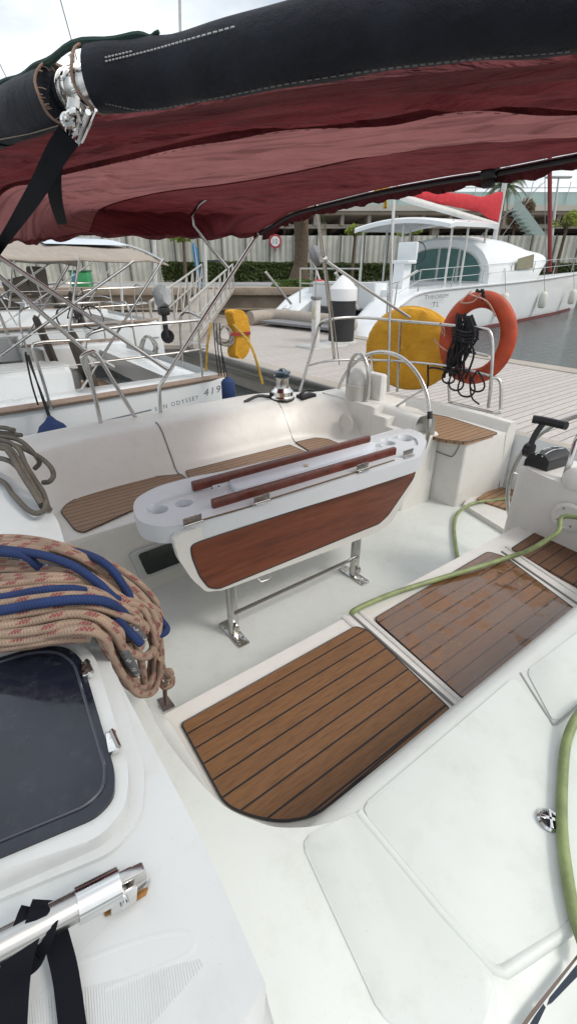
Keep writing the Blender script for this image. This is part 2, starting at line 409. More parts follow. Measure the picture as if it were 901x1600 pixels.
# sign that reads 10, fence
FD=40.0; FT=D(450,368,FD).z
fe=thing('corrugated_fence','long pale corrugated metal fence with dark posts behind the hedge','fence',FV*FD+UP*QZ)
bm=bmesh.new(); row0=[];row1=[]
x=-34.0
while x<36:
    o=.0 if int(round(x/.22))%2 else .07
    for dx in (0,.15):
        p=RV*(x+dx)+FV*(FD+o); row0.append(Vector((p.x,p.y,QZ)));row1.append(Vector((p.x,p.y,FT)))
    x+=.22
addgrid(bm,[row0,row1]); fin('panel',bm,CORR,fe,False)
k=-16
for k in range(-18,20):
    p=RV*(k*1.78+.35)+FV*(FD-.09); box('post',(p.x,p.y,(QZ+FT)/2+.03),(.085,.08,FT-QZ+.06),POST,fe,RC)
# round sign
sp=D(430,377,FD-.35)
sg=thing('speed_sign','round white speed sign with a red rim fixed on the corrugated fence','sign',sp)
lathe('plate',sp,[(.46,0),(.46,.03),(.0,.03)],gen('sign_red',(.35,.03,.05),.5),sg,28,-FV)
lathe('face',sp-FV*.031,[(.33,0),(.33,.006),(0,.006)],FWHT,sg,28,-FV)
textmesh('number','10',.46,sp-FV*.04-RV*.27-UP*.16,RV,UP,INK,sg)
bm=bmesh.new(); p=sp+FV*.2; addbox(bm,(p.x,p.y,p.z-.2),(.06,.06,.9),RC); fin('bracket',bm,POST,sg)
# hedge
bm=bmesh.new()
def hedge(r0,r1,d,h,w,n,size):
    for _ in range(n):
        r=random.uniform(r0,r1); dd=d+random.uniform(-w,w)*.5; z=QZ+h*(random.random()**.55)*(1+.09*noise.noise(Vector((r*.9,dd,3))))
        q=RV*r+FV*dd; q.z=z
        a=Vector((random.gauss(0,1),random.gauss(0,1),random.gauss(0,1))).normalized(); b=a.orthogonal().normalized(); s=size*random.uniform(.6,1.4)
        bm.faces.new([bm.verts.new(q+v) for v in (a*s,b*s*.6,-a*s,-b*s*.6)])
hedge(-9.2,1.5,38.4,1.25,1.3,20000,.10)
hb=fin('hedge',bm,LEAFD,None,False); tag(hb,'long low clipped dark green hedge left of the palm trunk','hedge')
bm=bmesh.new(); hedge(1.9,22,38.4,1.2,1.2,22000,.10); tag(fin('hedge',bm,LEAFD,None,False),'clipped hedge running behind the catamaran, right of the palm trunk','hedge')
# low ground cover by palm
bm=bmesh.new()
for px,py,r in ((438,440,.5),(452,437,.5),(466,434,.55),(480,434,.5),(490,437,.35)):
    q=D(px,py,27.6); addleaves(bm,(q.x,q.y,QZ+.12),(r,r,.34),500,.07)
tag(fin('low_shrubs',bm,LEAFM,None,False),'row of low bright green shrubs on the quay edge below the palm','shrubs')
# palms
def frond(bm,base,d,length,droop,n=16,leaf=.5,lift=.5):
    d=Vector(d).normalized(); side=d.cross(UP).normalized(); pts=[]
    for i in range(n+1):
        t=i/n; pts.append(base+d*length*t*(1-.25*t)+UP*(lift*length*t-droop*length*t*t))
    addtube(bm,pts,lambda t:.03*(1-t)+.006,4)
    for i in range(1,n+1):
        t=i/n; l=leaf*math.sin(math.pi*min(1,t*.85+.12)); tg=(pts[i]-pts[i-1]).normalized()
        for s in (-1,1):
            for e in (0,.5):
                b=pts[i-1].lerp(pts[i],e); tip=b+side*s*l*.75+tg*l*.6-UP*l*.25*random.uniform(.6,1.5)
                w=tg*.035
                bm.faces.new([bm.verts.new(v) for v in (b-w,b+w,tip)])
def palm(px,basepy,d,tr,crown_z,R,nf,label,lift=.55,dead=0,zb=QZ):
    q=D(px,basepy,d); base=Vector((q.x,q.y,zb)); t=thing('palm_tree',label,'palm tree',base)
    bm=bmesh.new(); pts=[base+UP*(crown_z-zb)*i/14 + RV*.15*math.sin(i*.25) for i in range(15)]
    sweep(bm,cr(pts,3),lambda s:tr*(1.25-.6*min(1,s*4) if s<.25 else .70+.022*math.sin(s*150)),14)
    fin('trunk',bm,TRUNK,t)
    top=pts[-1]; bm=bmesh.new()
    for i in range(nf):
        a=i*2.399; el=random.uniform(-.3,1); frond(bm,top,(math.cos(a),math.sin(a),0),R*random.uniform(.8,1.1),random.uniform(.55,.9),14,R*.22,lift*el+.25)
    fin('crown',bm,FROND,t,False)
    if dead:
        bm=bmesh.new()
        for i in range(dead):
            a=i*2.1; frond(bm,top-UP*.1,(math.cos(a),math.sin(a),0),R*random.uniform(.35,.5),random.uniform(1.8,3.0),10,R*.16,.1)
        fin('dead_fronds',bm,DRY,t,False)
    return t
palm(466,437,29.5,.56,6.2,2.6,22,'tall palm with a thick bark trunk standing on the quay beside the hedge',.5,14)
palm(768,400,52,.3,D(768,292,52).z,2.9,30,'distant palm whose crown shows beside the catamaran mast',.75,6)
# dead thatch bush and trees
def tree(name,px,py,rx,rz,d,n,size,mat,label,cat='tree',lumps=6):
    q=D(px,py,d); t=thing(name,label,cat,Vector((q.x,q.y,QZ)),'young trees along the fence' if name=='young_tree' else None)
    bm=bmesh.new(); s=d/816*rx; sz=d/816*rz
    addtube(bm,[Vector((q.x,q.y,QZ)),q-UP*sz*.3+RV*.1,q+UP*sz*.5],lambda t:.12*(1-t)+.03,8)
    for i in range(5):
        a=random.uniform(0,6.28); addtube(bm,[q-UP*sz*.7,q+RV*math.cos(a)*s*.7+FV*math.sin(a)*s*.7+UP*random.uniform(0,.6)*sz],lambda t:.05*(1-t)+.012,5)
    fin('trunk',bm,TRUNK,t)
    bm=bmesh.new()
    for i in range(lumps):
        a=random.uniform(0,6.28); k=random.uniform(.2,.75); c=q+RV*math.cos(a)*s*k+FV*math.sin(a)*s*k+UP*random.uniform(-.5,.6)*sz
        addleaves(bm,c,(s*.45,s*.45,sz*.42),n//lumps,size)
    fin('crown',bm,mat,t,False)
tree('young_tree',283,358,34,20,37.5,1500,.10,LEAF,'young yellow green tree rising above the grey canopy at left')
tree('young_tree',553,360,22,11,37.5,900,.10,LEAF,'small yellow green tree in front of the fence, left of the catamaran roof')
tree('young_tree',640,360,22,9,37.5,700,.10,LEAF,'small yellow green tree seen below the catamaran roof between its posts')
tree('young_tree',885,345,24,14,37.5,900,.10,LEAF,'young yellow green tree near the right edge beside the lamp post')
tree('dry_tree',806,335,26,24,46,2600,.16,DRY,'rounded brown dry crown of a tree right of the mast','tree',9)
# bridge
b0=60.; zu=D(450,345,b0).z; zt=D(450,322,b0).z
br=thing('elevated_bridge','long concrete elevated road bridge crossing behind the fence','bridge',FV*b0+UP*QZ)
c=RV*10+FV*(b0+20); box('deck',(c.x,c.y,(zt+zu)/2+.4),(260,40,(zt-zu)*.7),BRIDG,br,RC)
c=RV*10+FV*(b0-.3); box('edge_beam',(c.x,c.y,zt-.2),(260,.5,.55),gen('bridge_edge',(.42,.42,.38),.8,0,.15,.4),br,RC)
bm=bmesh.new()
for k in range(-40,46):
    c=RV*(k*3.0)+FV*(b0+9); addbox(bm,(c.x,c.y,zu+.1),(.35,17,1.0),RC)
o=fin('rib',bm,BRIDG,br,False); tag(o,kind='stuff')
c=RV*10+FV*(b0+37); box('shade_sheet',(c.x,c.y,zu/2+.6),(260,1,zu+.2),BRIDD,br,RC)  # dark sheet added to stand for the shade under the deck
zw=D(450,357,b0+2).z; c=RV*10+FV*(b0+2); box('side_wall',(c.x,c.y,(zu+zw)/2-.1),(260,.3,zu-zw-.2),gen('bridge_wall',(.42,.40,.36),.8,0,.15,.3),br,RC)
for k in range(-6,9):
    c=RV*(k*13+4)+FV*(b0+3); box('pier',(c.x,c.y,(zu+QZ)/2),(.8,1.2,zu-QZ),BRIDG,br,RC)
zr=D(450,300,b0).z
bm=bmesh.new()
for k in range(-40,60):
    c=RV*(k*2.0)+FV*(b0-.2); addbox(bm,(c.x,c.y,(zt+zr)/2+.45),(.07,.07,zr-zt+.9),RC)
c=RV*20+FV*(b0-.2); addbox(bm,(c.x,c.y,zr+.35),(200,.08,.08),RC)
fin('railing',bm,gen('pale_metal',(.5,.55,.53),.5),br,False)
c=RV*20+FV*(b0-.05); box('glass_screen',(c.x,c.y,(zt+zr)/2),(200,.05,zr-zt),GLASSG,br,RC)
# stairs-like pale screen at right
st=thing('stair_flight','pale green metal staircase flight behind the hedge at right','staircase',D(830,400,45))
bm=bmesh.new(); a=D(800,330,45);b=D(850,395,45)
for i in range(12):
    q=a.lerp(b,i/11); addbox(bm,(q.x,q.y,q.z),(.45,1.6,.08),RC)
fin('treads',bm,gen('pale_green_metal',(.30,.38,.36),.5),st,False)
bm=bmesh.new(); addslab(bm,[a-UP*.3,a+UP*1.1,b+UP*1.1,b-UP*.3],-FV*.06); fin('side_panel',bm,gen('pale_green_metal',(.30,.38,.36),.5),st,False)
# lamp posts
lp=thing('street_lamp','slender grey street lamp with a flat double head at upper right','street lamp',Vector((*D(862,400,43).xy,QZ)))
b=D(862,400,43); b.z=QZ; tp=D(872,277,43)
tube('pole',[b,tp],lambda t:.14*(1-t)+.06,ALU,lp,8)
box('lamp_head',tp,(1.9,.35,.14),gen('lamp_grey',(.35,.36,.36),.4),lp,RC,bev=.03)
# ================================================================== PONTOON
PZ=.5; YN=5.72; YF=11.15
pt=bmesh.new(); addbox(pt,(-4,(YN+YF)/2,PZ-.03),(40,YF-YN-.9,.06)); 
o=fin('pontoon',pt,PLANK,None,False); tag(o,kind='structure')
bm=bmesh.new()
for y0,y1 in ((YN-.05,YN+.42),(YF-.42,YF+.05)): addbox(bm,(-4,(y0+y1)/2,PZ-.26),(40,y1-y0,.56),None,.02)
addbox(bm,(-4,(YN+YF)/2,PZ-.3),(40,YF-YN-1,.4))
o=fin('pontoon_edge',bm,CONC); tag(o,kind='structure')
bm=bmesh.new(); addbox(bm,(-4,YN-.09,PZ+.0),(40,.06,.16),None,.01); addbox(bm,(-4,YN-.09,PZ-.2),(40,.04,.05))
o=fin('pontoon_fender_strip',bm,DSTEEL); tag(o,kind='structure')
# side finger with the gangway foot
q=Z(300,470,.5)
# piling with conical cap
q=Z(532,535,.5); q=Vector((q.x,q.y,0))
pl=thing('mooring_pile','thick black mooring pile with a white conical cap at the pontoon edge','mooring pile',q)
zt_=D(532,468,(q.x*FV.x+q.y*FV.y)).z; zc=D(532,428,(q.x*FV.x+q.y*FV.y)).z; sc=(q.dot(FV))/816
R=21*sc
lathe('pile_body',q,[(R,-3),(R,zt_)],gen('pile_black',(.02,.02,.022),.55,0,.4,4),pl,28)
lathe('cap',q,[(R*1.06,zt_-.02),(R*1.08,zt_+.03),(R*1.05,zt_+.28),(R*.25,zc-.05),(.01,zc)],gen('cap_white',(.72,.73,.74),.45,0,.08,2),pl,28)
bm=bmesh.new(); addlathe(bm,q+UP*.42,[(R*1.25,0),(R*1.3,.05),(R*1.3,.12),(R*1.2,.14)],28); addbox(bm,q+Vector((.2,-.9,.47)),(.8,1.3,.14),None,.03); fin('guide_collar',bm,gen('collar_grey',(.5,.5,.48),.5),pl)
# service pedestal
q=Z(492,545,.5)
pd=thing('service_pedestal','slim white dockside service post beside the black mooring pile','power pedestal',q)
dd=q.dot(FV); hz=D(492,468,dd).z
box('post',(q.x,q.y,(PZ+hz)/2),(.18,.16,hz-PZ),gen('ped_white',(.6,.6,.58),.5),pd,None,.02)
box('socket_panel',(q.x-.0,q.y-.09,hz-.3),(.15,.03,.3),gen('ped_cream',(.5,.47,.36),.5),pd,None,.01)
bm=bmesh.new(); addbox(bm,(q.x,q.y,hz+.04),(.24,.22,.08),None,.03); fin('cap',bm,GREYF,pd)
# ================================================================== CATAMARAN
CA=Vector((-11.15,12.0,0)); CDr=Vector((-.153,.988,0)).normalized(); CR=Vector((CDr.y,-CDr.x,0))
def CP(px,py,off=0): return VP(px,py,CA+CR*off,CDr)       # on the port hull's outer side, off metres outboard
def CL(s,w,z): return CA+CDr*s+CR*w+UP*z                     # local: s along, w outboard(+)/inboard(-), z
cat=thing('catamaran','large white sailing catamaran with teal saloon windows moored beyond the pontoon','catamaran',CA)
def cathull(w0,name):
    # transom steps rising to deck; loft sections
    rows=[]
    for s,zd,hw,zb in ((-.2,.35,.55,.15),(.5,.75,.62,-.1),(1.4,1.25,.70,-.2),(2.6,1.62,.78,-.3),(6,1.72,.85,-.3),(12,1.8,.85,-.3),(18,1.95,.7,-.3),(22,2.05,.35,-.3),(24,2.1,.05,-.2)):
        sec=[]
        for k in range(-8,9):
            a=k/8; ww=hw*math.copysign(abs(a)**.35 if abs(a)<1 else 1,a) if a else 0
            zz=zb+(zd-zb)*(abs(a)**2.2)
            sec.append(CL(s,w0+ww-.0,zz))
        sec2=[CL(s,w0+hw*.93,zd+.05)]+[CL(s,w0+hw*(1-2*j/6)*.9,zd+.07) for j in range(1,6)]+[CL(s,w0-hw*.93,zd+.05)]
        rows.append(sec+sec2)
    bm=bmesh.new(); vs=addgrid(bm,rows,True); bm.faces.new(vs[0][::-1]); bm.faces.new(vs[-1])
    return fin(name,bm,HULLW,cat)
cathull(-.85,'hull'); cathull(-5.0,'hull')
# red boot line low on the near hull
bm=bmesh.new(); rr=[]
for s,hw in ((2.0,.74),(6,.85),(12,.85),(18,.7),(22,.35)): rr.append([CL(s,-.85+hw*.90+.03,z) for z in (-.1,.13)])
addgrid(bm,rr); fin('boot_stripe',bm,REDB,cat)
bm=bmesh.new(); rr=[]
for s,hw,zd in ((1.4,.70,1.25),(2.6,.78,1.62),(6,.85,1.72),(12,.85,1.8),(18,.7,1.95),(22,.35,2.05)): rr.append(CL(s,-.85+hw+.01,zd+.02))
addtube(bm,rr,.035,6,4); fin('rub_rail',bm,gen('rubrail',(.5,.5,.5),.5),cat)
# bridge deck between hulls
bm=bmesh.new(); addslab(bm,fillet([CL(2.0,-.9,1.0),CL(2.0,-5,1.0),CL(20,-5,1.0),CL(20,-.9,1.0)],.1),(0,0,.72),.08); fin('bridge_deck',bm,HULLW,cat)
# cockpit transom beam
bm=bmesh.new(); addslab(bm,fillet([CL(1.6,-1.4,1.1),CL(1.6,-4.4,1.1),CL(2.4,-4.4,1.1),CL(2.4,-1.4,1.1)],.1),(0,0,.85),.1); fin('cockpit_seat',bm,HULLW,cat)
# saloon coachroof: arched sections lofted forward
S0=8.0
def arch(s,wl,wr,z0,h,p=2.6,n=20):
    c=(wl+wr)/2; a=(wr-wl)/2; out=[]
    for k in range(n+1):
        th=math.pi*k/n; cx=math.cos(th); sx=math.sin(th)
        out.append(CL(s,c+a*math.copysign(abs(cx)**(2/p),cx),z0+h*abs(sx)**(2/p)))
    return out
sr=VP(762,430,CL(S0,0,0),CR); 
WL,WR=-4.75,-.12
zt3=3.62
bm=bmesh.new(); rows=[arch(S0,WL,WR,1.7,1.80),arch(S0+.12,WL-.05,WR+.04,1.7,1.90),arch(S0+1.8,WL-.06,WR+.05,1.7,1.98),arch(S0+3.8,WL-.02,WR+.03,1.7,1.92),arch(S0+5.4,WL+.2,WR+.02,1.75,1.68),arch(S0+6.5,WL+.4,WR-.02,2.62,.58),arch(S0+6.45,WL+.4,WR-.06,2.58,.5),arch(S0+5.7,WL+.5,WR-.12,1.7,1.15)]
vs=addgrid(bm,rows); bm.faces.new(vs[0]); bm.faces.new(vs[-1][::-1]); fin('coachroof',bm,HULLW,cat)
bm=bmesh.new(); rows=[arch(S0+6.0,WL+.45,WR-.25,1.6,1.0),arch(S0+9.0,WL+1.0,WR-1.0,1.6,.3)]
vs=addgrid(bm,rows); bm.faces.new(vs[0]); bm.faces.new(vs[-1][::-1]); fin('foredeck_moulding',bm,HULLW,cat)
# aft bulkhead windows
def CB(px,py): return VP(px,py,CL(S0-.03,0,0),CR)
def aftwin(pp,mat=TEAL):
    o=slab('saloon_window',fillet([CB(*p) for p in pp],.05),CDr*.05-CDr*.02,mat,cat); return o
def archz(w,ins):
    a=(WR-WL)/2-ins; c=(WR+WL)/2; t=min(1,abs((w-c)/a)); return 1.7+(1.80-ins)*(1-t**2.6)**(1/2.6)
for (wa,wb) in ((-4.35,-3.75),(-3.65,-2.62),(-2.5,-1.65),(-1.53,-.55)):
    n=8; top=[CL(S0-.05,wa+(wb-wa)*k/n,max(1.95,archz(wa+(wb-wa)*k/n,.33))) for k in range(n+1)]
    pts=[CL(S0-.05,wa,1.9)]+top+[CL(S0-.05,wb,1.9)]
    o=slab('saloon_window',pts,CDr*.04,TEAL,cat); slab('window_frame',[p+(p-(CL(S0,(wa+wb)/2,2.5))).normalized()*.05+CDr*.012 for p in pts],CDr*.03,ALU,o)
# side window (long dark eyebrow) + front corner window
pp=[CP(810,404,-.05),CP(834,397,-.05),CP(832,419,-.05),CP(806,421,-.05)]
slab('front_window',fillet(pp,.06),-CR*.04,gen('amber_glass',(.25,.24,.15),.2),cat)
# hardtop
z4=D(640,352,(CL(3,-3,0)).dot(FV)).z
bm=bmesh.new(); rows=[]
for s in (5.0,5.2,6.2,7.4,8.9,9.1):
    e=.12 if s in(5.0,9.1) else 0
    rows.append([CL(s,-2.85+(2.35-e)*a/10, 3.78+.26*(1-(a/10)**2)-e*.5+.03*s) for a in range(-10,11)])
addgrid(bm,rows); 
ext=bmesh.ops.extrude_face_region(bm,geom=bm.faces[:]); bmesh.ops.translate(bm,verts=[v for v in ext['geom'] if isinstance(v,bmesh.types.BMVert)],vec=(0,0,-.14))
fin('hardtop',bm,HULLW,cat)
for s,w in ((5.4,-.75),(5.4,-4.9),(6.6,-.7),(8.7,-.9),(8.7,-4.6),(5.4,-2.9),(7.2,-4.9)):
    tube('hardtop_post',[CL(s,w,1.75),CL(s,w+.0,3.86+.03*s)],.045,gen('post_white',(.6,.6,.58),.4),cat,8)
# mast, boom
mb=VP(768,400,CL(9.0,-2.95,0),CR); m_s=13.5
mbase=CL(m_s,-2.6,3.3); mp=D(768,395,mbase.dot(FV)); mb=Vector((mp.x,mp.y,3.3)); 
mt=D(782,60,mb.dot(FV))
tube('mast',[mb,mb+UP*16],.13,gen('mast_alu',(.6,.61,.6),.35,.3),cat,12,flat=.7)
bo=thing('sail_cover','red canvas cover over the furled mainsail on the catamaran boom','sail cover',mb)
dm=mb.dot(FV); e0=D(615,288,dm-5.5);e1=D(783,330,dm)
bm=bmesh.new(); n=24; rows=[]
for i in range(n+1):
    t=i/n; u_t=lambda P_,q: P_[min(len(P_)-2,int(q*(len(P_)-1)))]*(1-(q*(len(P_)-1)-min(len(P_)-2,int(q*(len(P_)-1)))))+P_[min(len(P_)-2,int(q*(len(P_)-1)))+1]*(q*(len(P_)-1)-min(len(P_)-2,int(q*(len(P_)-1))))
    px_=616+172*t; top=D(px_,u_t([290,293,298,303,307,300],t),dm-5.5*(1-t)); bot=D(px_-14*max(0,t-.6)*2.5,u_t([300,309,318,325,331,352],t),dm-5.5*(1-t)); c=(top+bot)/2; hh=(top-bot).length/2; r=[]
    for k in range(16):
        a=2*math.pi*k/16; fold=1+.08*math.sin(k*3+i*.9); r.append(c+UP*hh*math.cos(a)*fold+ (FV*.8+RV*.2)*math.sin(a)*(.18+.10*t)*fold)
    rows.append(r)
vs=addgrid(bm,rows,True); bm.faces.new(vs[0][::-1]); bm.faces.new(vs[-1]); fin('cover_cloth',bm,REDS,bo)
b0_=D(618,303,dm-5.5); b1_=D(775,352,dm)
tube('boom',[b0_,D(640,312,dm-4.6),b1_],.14,gen('boom_white',(.65,.65,.63),.4),bo,10)
# ensign and topping
# forestay with furled red genoa
fs0=CP(858,420,-2); 
q0=D(858,425,mb.dot(FV)+6.5); q1=D(858,150,mb.dot(FV)+6.5)
g=thing('furled_genoa','tall slim furled headsail with a dark red protective strip at right','furled sail',Vector((q0.x,q0.y,2.0)))
tube('sail_roll',[q0,q1],.12,fabric('genoa_red',(.22,.035,.04),None,0,200,.2,9),g,10)
lathe('furling_drum',q0-UP*.25,[(.10,0),(.22,.02),(.22,.14),(.1,.17)],BLACK,g,14)
tube('forestay_foot',[q0-UP*.9,q0-UP*.2],.04,STEEL,g,8)
bm=bmesh.new()
for a,b_ in (((690,420),(852,283)),((668+100,390),(845,286))): 
    addtube(bm,[D(a[0],a[1],dm+1),D(b_[0],b_[1],dm+5)],.018,4)
addtube(bm,[D(851,425,dm+2),D(850,150,dm+2)],.02,4)
fin('stay_wires',bm,GREYF,cat)
# lifelines and stanchions on port hull
bm=bmesh.new(); tops=[]
for s in (1.0,2.4,4.8,7.4,10.2,13.0,16.0,19.0,22.0):
    zd=1.3 if s<1.5 else 1.62+.03*s; a=CL(s,-.15,zd); b_=CL(s,-.12,zd+.68); addtube(bm,[a,b_],.022,6); tops.append(b_)
for h in (0,-.32):
    addtube(bm,[t+UP*h for t in tops],.012,4)
addtube(bm,[CL(.6,-.15,1.0),CL(.6,-.15,1.9),CL(1.2,-.15,2.05),CL(2.2,-.15,2.35)],.03,8,4)
fin('guard_rail',bm,STEEL,cat)
# aft cockpit clutter: helm seat frame, rails
bm=bmesh.new()
for s,w in ((.9,-1.6),(.9,-2.6),(.9,-3.6),(.9,-4.4)):
    addtube(bm,[CL(s,w,1.2),CL(s,w,2.4)],.028,6)
addtube(bm,[CL(.9,-1.6,2.4),CL(.9,-4.4,2.4)],.028,6); addtube(bm,[CL(.9,-1.6,1.9),CL(.9,-4.4,1.9)],.022,6)
addtube(bm,[CL(0.4,-1.2,1.2),CL(-.9,-1.2,2.3)],.05,6); addtube(bm,[CL(0.4,-4.4,1.2),CL(-.9,-4.4,2.3)],.05,6)
fin('davits',bm,ALU,cat)
hs=CL(3.4,-1.5,1.72)
bm=bmesh.new(); addbox(bm,hs+UP*.9,(.9,.5,.12),None,.04); addbox(bm,hs+UP*1.25+CDr*.25,(.9,.12,.6),None,.04); addbox(bm,hs+UP*.4,(.5,.4,.9)); fin('helm_seat',bm,HULLW,cat)
tube('helm_wheel',[hs+CDr*.9+UP*1.2+CR*.38*math.cos(a)+UP*.38*math.sin(a) for a in [k*math.pi/10 for k in range(20)]],.02,BLACK,cat,6,closed=True)
# ladder on starboard transom
bm=bmesh.new()
for w in (-4.85,-5.15): addtube(bm,[CL(-.25,w,.3),CL(.9,w,1.1)],.02,6)
for i in range(5): addtube(bm,[CL(-.2+.22*i,-4.85,.34+.16*i),CL(-.2+.22*i,-5.15,.34+.16*i)],.018,6)
fin('swim_ladder',bm,STEEL,cat)
tgt=CP(665,478,.02)
textmesh('name_lettering','THEOREM',.19,CP(662,468,.09),CDr,UP,INK,cat,0,1.1,1.9)
textmesh('name_lettering','TL',.24,CP(674,480,.09),CDr,UP,INK,cat,0,1.1,1.9)
# fenders of the cat
def hangfender(p,top,r,h,mat,label,cat_='fender',group=None,line=ROPEW):
    t=thing('boat_fender',label,cat_,p,group)
    lathe('fender_body',p,[(r*.25,-h*.5),(r*.7,-h*.47),(r,-h*.36),(r,h*.36),(r*.7,h*.47),(r*.3,h*.52),(r*.25,h*.56)],mat,t,18)
    tube('line',[p+UP*h*.5,top],max(.006,r*.09),line,t,6); return t
for i,(px,py,lb) in enumerate(((786,479,'white fender on the catamaran side nearest the orange lifebuoy'),(847,475,'middle white fender of the row along the catamaran side'),(893,470,'white fender hanging on the catamaran hull at the right edge'))):
    p=CP(px,py-6,.16); hangfender(p,CP(px+2,py-60,-.1),.19,.78,FEND,lb,'fender','white fenders along the catamaran hull')
# its folded outboard/dinghy between the hulls
q=CL(-.6,-2.9,.75)
dg=thing('inflatable_dinghy','beige grey inflatable dinghy carried behind the catamaran, by the pile','dinghy',q)
tube('buoyancy_tube',[q+CR*2.0-CDr*.6,q+CR*1.8+CDr*.45,q+CR*.2+CDr*.6,q-CR*1.9+CDr*.6,q-CR*2.1-CDr*.6],.26,DINGH,dg,14,6)
box('floor_board',q-UP*.1,(3.4,.9,.08),GREYF,dg,frame(CR,CDr,UP))
# antenna dishes / covered gear on quay
q=D(497,398+12,26.5)
gp=thing('folded_parasol','grey folded canvas gear with a red base leaning on the quay','quay gear',Vector((q.x,q.y,QZ)))
bm=bmesh.new(); addlathe(bm,D(487,402,26.5),[(.02,-.1),(.45,0),(.5,.25),(.3,.5),(.02,.6)],12,RV*.9+UP*.4); fin('canvas_hood',bm,GREYF,gp)
tube('pole',[D(485,395,26.4),D(500,440,26.4)],.05,FWHT,gp,8); bb=D(499,440,26.4); lathe('base',Vector((bb.x,bb.y,QZ)),[(.3,0),(.3,.35),(.1,.45)],FRED,gp,12)
# ================================================================== PARKED CAR, dark
q=D(335,406,39.0); q.z=QZ
cr_=thing('parked_car','dark parked car at the hedge end, half hidden by the beige bimini','car',q)
bm=bmesh.new()
prof=[(-2,.35),(-2.05,.75),(-1.7,.95),(-1.1,1.0),(-.55,1.42),(.7,1.45),(1.4,1.05),(1.95,.95),(2.05,.6),(2,.35)]
addslab(bm,[q+RV*x-FV*.8+UP*z for x,z in prof],FV*1.6,.06); fin('body',bm,gen('car_dark',(.02,.022,.03),.2),cr_)
slab('side_glass',[q+RV*x-FV*.815+UP*z for x,z in ((-.95,1.02),(-.5,1.36),(.65,1.38),(1.15,1.04))],FV*.01,DGLASS,cr_)
for x in (-1.25,1.25):
    w=lathe('wheel',q+RV*x-FV*.82+UP*.33,[(.33,0),(.33,.2)],BLACK,cr_,18,FV); lathe('rim',q+RV*x-FV*.835+UP*.33,[(.2,0),(.2,.02)],ALU,w,14,FV)
# ================================================================== GANGWAY
gw=thing('gangway','aluminium gangway with slanting handrails leading from quay to pontoon','gangway',D(330,500,17))
A0=D(300,520,13.0);B0=D(365,447,24.3); A1=D(240,520,13.0);B1=D(318,447,24.3)
A0.z=A1.z=.62;B0.z=B1.z=1.5
dv=(B0-A0)
slab('walkway',[A0,B0,B1,A1],(0,0,-.1),CONC,gw)
for P,Q in ((A0,B0),(A1,B1)):
    bm=bmesh.new(); n=7
    for h in (.05,.55,1.05): addtube(bm,[P+UP*h,Q+UP*h],.04 if h>1 else .03,6)
    for i in range(n+1):
        a=P.lerp(Q,i/n); addtube(bm,[a,a+UP*1.05],.035,6)
        if i<n: addtube(bm,[a,P.lerp(Q,(i+1)/n)+UP*1.05],.022,6)
    fin('handrail',bm,gen('gangway_alu',(.42,.41,.38),.5,.2),gw)
# blue feather banner and green board on the quay
q=D(310,430,24.9)
bn=thing('blue_banner','narrow blue feather banner standing on the quay','banner',Vector((q.x,q.y,QZ)))
pts=[D(px,py,25.2) for px,py in ((303,378),(309,390),(313,430),(320,468),(311,468),(307,430),(300,385))]
slab('banner_cloth',pts,FV*.02,BLUEP,bn); tube('pole',[Vector((q.x,q.y,QZ))+RV*.05,D(303,376,25.25)],.03,ALU,bn,6)
q=D(137,450,20.0)
gb=thing('green_container','green covered bin with a blue stripe behind the neighbouring bimini','bin',Vector((q.x,q.y,QZ)))
q=D(130,448,25.6); q.z=QZ+.62
box('bin_body',q-UP*.25,(.85,.7,.85),GREENP,gb,RC,.05); box('stripe',q-RV*.2-FV*.36-UP*.25,(.14,.02,.84),BLUEP,gb,RC); box('lid',q+UP*.22,(.9,.76,.08),gen('dark_lid',(.03,.12,.06),.5),gb,RC,bev=.03)
